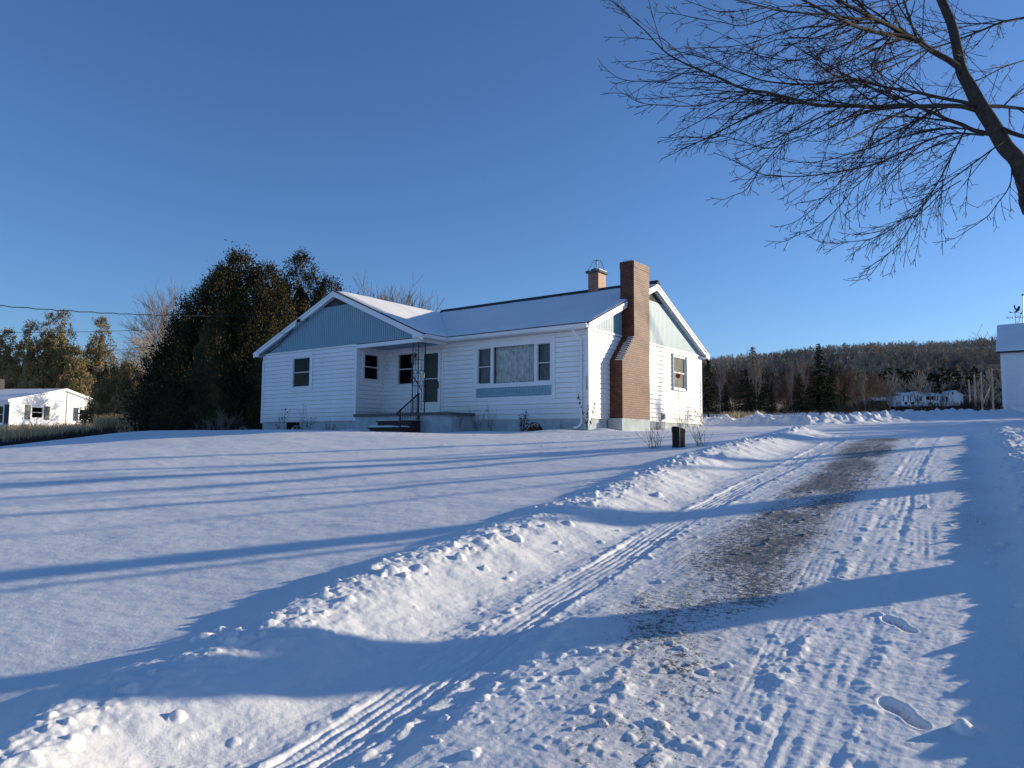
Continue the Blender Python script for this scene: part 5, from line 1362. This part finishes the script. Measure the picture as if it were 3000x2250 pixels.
# ---------------------------------------------------------------- trees beyond the yard
rt=random.Random(77)
spv=[spruce_mesh(7,1.9,1),spruce_mesh(7,2.4,2,1.1),spruce_mesh(7,1.5,3,.9)]
spm=[]
for i,(V,F) in enumerate(spv):
    o=npmesh('crown',V,F,M['spruce']); spm.append(o.data); bpy.data.objects.remove(o)
tkm=MB(); tkm.tube([(0,0,-.6),(0,0,6.6)],[.14,.02],6); _o=tkm.build('trunk',M['bark']); trunkme=_o.data; bpy.data.objects.remove(_o)
def put_spruce(u,d,h,v,label,vb=1205,wide=1.,group='spruces beyond the yard'):
    b=at(u,vb,d); t=empty('spruce_tree',tuple(b),rt.random()*6,label,'tree',group); k=h/7; t.scale=(k*wide,k*wide,k)
    for nm,me in(('crown',spm[v]),('trunk',trunkme)):
        o=bpy.data.objects.new(nm,me); link(o,t)
    return t
for (u,vt,vb,d,v,wd,lb) in [(2076,1050,1212,62,2,1.1,'dark spruce just past the far corner of the house'),(2208,1016,1208,72,1,.95,'broad dark spruce behind two pale birch trunks'),(2203,1110,1212,66,0,1.2,'low bushy green conifer in front of the broad dark spruce'),(2404,1006,1206,74,1,.85,'tallest dark spruce, in the middle of the trees beyond the yard'),(2345,1095,1206,70,0,1.3,'low dark spruce left of the tallest one'),(2438,1085,1206,70,1,1.1,'brownish spruce just right of the tallest one'),(2476,1120,1206,72,0,1.3,'lower spruce at the right end of the near trees'),(2262,1130,1208,68,2,1.3,'small dark spruce between the bare trees'),(2126,1120,1212,68,2,1.3,'small dark spruce beside the bare thicket')]:
    h=(vb-vt)/FPX*d*1.02; put_spruce(u,d,h,v,lb,vb,wd)
# bare trees beyond the yard: three shapes, copied
bts=[]
for i,(sp,up,nc) in enumerate([(.38,.9,11),(.5,.6,11),(.28,1.2,12),(.6,.3,12)]):
    m=MB(); bare_tree(m,(0,0,-.3),7,random.Random(400+i),sp,3,.07,nch=nc,minr=.015,upright=up); o=m.build('branches',M['twig_red']); bts.append(o.data); bpy.data.objects.remove(o)
btg=[]
for i in range(4):
    me=bts[i].copy(); me.materials.clear(); me.materials.append(M['birch'] if i<2 else M['twig_grey']); btg.append(me)
def put_bare(u,vt,vb,d,v,label,pale=False,wide=1.,group='bare trees beyond the yard'):
    b=at(u,vb,d); h=(vb-vt)/FPX*d; o=bpy.data.objects.new('bare_tree',(btg if pale else bts)[v]); link(o); o.location=b; k=h/6.9; o.scale=(k*wide,k*wide,k); o.rotation_euler=(0,0,rt.random()*6.28); tag(o,label,'tree',group); return o
for (u,vt,d,v,lb) in [(2108,1038,66,1,'pale thin birch next to the far corner of the house'),(2200,1003,68,0,'left of the two pale birches in front of the broad spruce'),(2217,1010,67,1,'right of the two pale birches in front of the broad spruce'),(2322,1035,70,0,'pale birch left of the tallest spruce'),(2353,1012,71,1,'tall pale birch close beside the tallest spruce'),(2536,1085,80,1,'pale birch at the right end of the near trees')]:
    put_bare(u,vt,1207,d,v,lb,True,.36,'pale birches beyond the yard')
anon='leafless brown tree in the thicket between the house and the open field'
for k in range(58):
    u=rt.uniform(2062,2500); vt=rt.uniform(1035,1120); d=rt.uniform(76,94)
    put_bare(u,vt,1205,d,rt.randrange(4),anon,rt.random()<.08,1.15,'leafless thicket beyond the yard')
for k,(u,vt) in enumerate([(2510,1078),(2535,1095),(2560,1075),(2585,1082),(2605,1100),(2548,1120)]):
    put_bare(u,vt,1190,rt.uniform(105,125),rt.randrange(4),'leafless tree in the loose row left of the ranch house',False,.9,'leafless row left of the ranch house')
# shrubs on the right
for i,(u,vb,d,h,n,w,lb) in enumerate([(2556,1194,47,1.1,40,.5,'bare shrub left of the ranch house, behind the snow pile'),(2478,1205,46,1.0,26,.5,'bare shrub at the foot of the lower spruce'),(2718,1196,46,1.1,30,1.0,'large bare shrub in front of the ranch house'),(2800,1194,44,1.05,34,1.0,'widest bare bush in front of the ranch house garage end'),(2850,1192,44,.9,40,.6,'low bare shrub left of the wooden poles'),(2500,1203,48,.8,20,.5,'small bare shrub right of the thicket')]):
    b=at(u,vb,d); r=random.Random(500+i); t=empty('bare_shrub',tuple(b),0,lb,'shrub','bare shrubs behind the snow pile'); m=MB(tuple(b))
    for k in range(n):
        a=r.random()*6.283;s=r.random()*1.0; bare_tree(m,(b.x+w*r.gauss(0,1),b.y+w*r.gauss(0,1),b.z-.3),h*r.uniform(.5,1.)+.1,r,.5,2,.009,lean=(math.cos(a)*s,math.sin(a)*s),nch=4,minr=.005)
    m.build('stems',M['weed_dark'],t)
o=blades(700,(2110,2240),(54,64),(.25,.7),.05,.3,15,'straw','dry_grass'); tag(o,'tan grass clumps at the foot of the bare thicket','grass')
# snow pile broken lumps come with the ground. hillside woods
def woods(name,mat,n,rr_,azr,h0,h1,kind,seed,label,keep=None):
    rs=np.random.RandomState(seed); az=rs.uniform(*azr,n); r=rr_[0]+(rr_[1]-rr_[0])*rs.rand(n)**.8
    x=CAM[0]+r*np.sin(az); y=CAM[1]+r*np.cos(az)
    if keep is not None: k=keep(x,y,az,r,rs); x,y,az,r=x[k],y[k],az[k],r[k]; n=len(x)
    z=base(x,y); h=h0+(h1-h0)*rs.rand(n)
    if kind=='bare':
        q=34; X=np.repeat(x,q);Y=np.repeat(y,q);Z=np.repeat(z,q);H=np.repeat(h,q)
        m=n*q; a=rs.rand(m)*6.283; t=rs.rand(m); rad=H*.26*np.sqrt(rs.rand(m))*np.sin(np.pi*np.clip(.25+t*.75,0,1))
        P=np.stack([X+rad*np.cos(a),Y+rad*np.sin(a),Z+H*(.30+.62*t)],1)
        D=np.stack([np.cos(a)*.45,np.sin(a)*.45,np.ones(m)],1)+rs.normal(size=(m,3))*.25
        V,F=leafquads(P,D,H*.26,.10+H*.014,rs)
        # trunks
        V2,F2=leafquads(np.stack([x,y,z+h*.35],1),np.tile([[0,0,1.]],(n,1)),h*.8,.22,rs)
        V=np.concatenate([V,V2]);F=np.concatenate([F,F2+len(V)-len(V2)])
    else:
        q=60; X=np.repeat(x,q);Y=np.repeat(y,q);Z=np.repeat(z,q);H=np.repeat(h,q); m=n*q
        a=rs.rand(m)*6.283; t=rs.rand(m)**1.2
        lay=1+.35*np.sin(t*34+X)
        rad=H*.24*(1-t)**.7*lay*(.5+.5*rs.rand(m)); 
        P=np.stack([X+rad*np.cos(a),Y+rad*np.sin(a),Z+H*(.18+.80*t)],1)
        D=np.stack([np.cos(a),np.sin(a),rs.normal(size=m)*.3-.05],1)
        V,F=leafquads(P,D,H*.13,H*.06,rs)
    o=npmesh(name,V,F,M[mat]); tag(o,label,'woods',kind='stuff'); return o
pn=lambda x,y: fbm(x*.008,y*.012,3,91)
M['woodsbare']=simple('hill_bare_branches',(.36,.29,.225),.95,.3,.02,.05)
M['woodsgreen']=foliage('hill_pines',(.085,.095,.045),(.17,.175,.08),(.27,.26,.12),.05)
woods('hill_bare_woods','woodsbare',11000,(300,760),(-.80,.12),5,8.5,'bare',1,'grey-brown leafless woods covering the hill')
woods('hill_pine_woods','woodsgreen',3000,(285,700),(-.72,.12),5,9,'pine',2,'green pines scattered through the woods on the hill',lambda x,y,az,r,rs:(pn(x,y)+.25*rs.rand(len(x))-.25*(r>430)+.4*(az>-.28)*(az<-.12)*(r>520)>.06))
woods('wood_edge_conifers','spruce',330,(238,285),(-.42,.06),9,15,'pine',3,'dark conifers at the foot of the hill behind the ranch house')
woods('wood_edge_bare_trees','woodsbare',900,(225,300),(-.60,.06),8,13,'bare',4,'leafless trees at the foot of the hill')
woods('field_edge_trees','woodsbare',420,(150,225),(-.62,-.27),7,11,'bare',5,'leafless trees along the back of the open field',lambda x,y,az,r,rs: az<-.28-.0*r)
woods('field_edge_conifers','spruce',60,(170,230),(-.62,-.25),8,13,'pine',6,'dark conifers along the back of the open field')
# low hedge right of the yard, outside the frame, added to shade the plateau
for i,(hx,hy,hh) in enumerate([(15.8,9.5,2.3),(16.2,12.5,2.6),(16.0,15.5,2.8),(16.6,18.6,3.0),(16.4,21.8,3.1)]):
    cedar(hx,hy,[(0,0,hh,1.3),(.2,1.4,hh*.95,1.2),(-.1,-1.4,hh*.95,1.2)],700+i,2500,['clipped evergreen nearest the driveway in the row right of the yard','second evergreen in the row right of the yard','third evergreen in the row right of the yard','fourth evergreen in the row right of the yard','last evergreen in the row, next to the garage'][i],'evergreen row right of the yard','spruce',.22,'evergreen_shrub',cat='shrub')
# ---------------------------------------------------------------- light, sky, camera
SUN_AZ=R_(37.5)      # clockwise from +y, world
SUN_EL=R_(12.2)
w=bpy.data.worlds.new('World'); scene.world=w; w.use_nodes=True
nt=w.node_tree; bg=nt.nodes['Background']
sk=nt.nodes.new('ShaderNodeTexSky'); sk.sky_type='NISHITA'; sk.sun_disc=False
sk.sun_elevation=SUN_EL; sk.sun_rotation=SUN_AZ; sk.altitude=0; sk.air_density=1.0; sk.dust_density=.2; sk.ozone_density=5.0
tn=nt.nodes.new('ShaderNodeMixRGB'); tn.blend_type='MULTIPLY'; tn.inputs[0].default_value=1; tn.inputs[2].default_value=(.89,.885,.985,1); nt.links.new(sk.outputs[0],tn.inputs[1]); nt.links.new(tn.outputs[0],bg.inputs[0]); bg.inputs[1].default_value=.145
sl=bpy.data.lights.new('sun','SUN'); sl.energy=5.0; sl.angle=R_(.5); sl.color=(1,.86,.63)
so=bpy.data.objects.new('sun',sl); link(so)
S=Vector((math.sin(SUN_AZ)*math.cos(SUN_EL),math.cos(SUN_AZ)*math.cos(SUN_EL),math.sin(SUN_EL)))
so.rotation_euler=S.to_track_quat('Z','Y').to_euler(); so.location=(60,80,40)
cd=bpy.data.cameras.new('camera'); co=bpy.data.objects.new('camera',cd); link(co)
cd.sensor_width=36; cd.lens=FPX/3000*36; cd.clip_end=4000; cd.clip_start=.05
mt=Matrix(((CR[0],CU[0],-CF[0],CAM[0]),(CR[1],CU[1],-CF[1],CAM[1]),(CR[2],CU[2],-CF[2],CAM[2]),(0,0,0,1)))
co.matrix_world=mt
scene.camera=co
scene.view_settings.view_transform='Standard'; scene.view_settings.look='None'; scene.view_settings.exposure=.28; scene.view_settings.gamma=1
scene.render.engine='CYCLES'
scene.cycles.max_bounces=6; scene.cycles.transparent_max_bounces=8
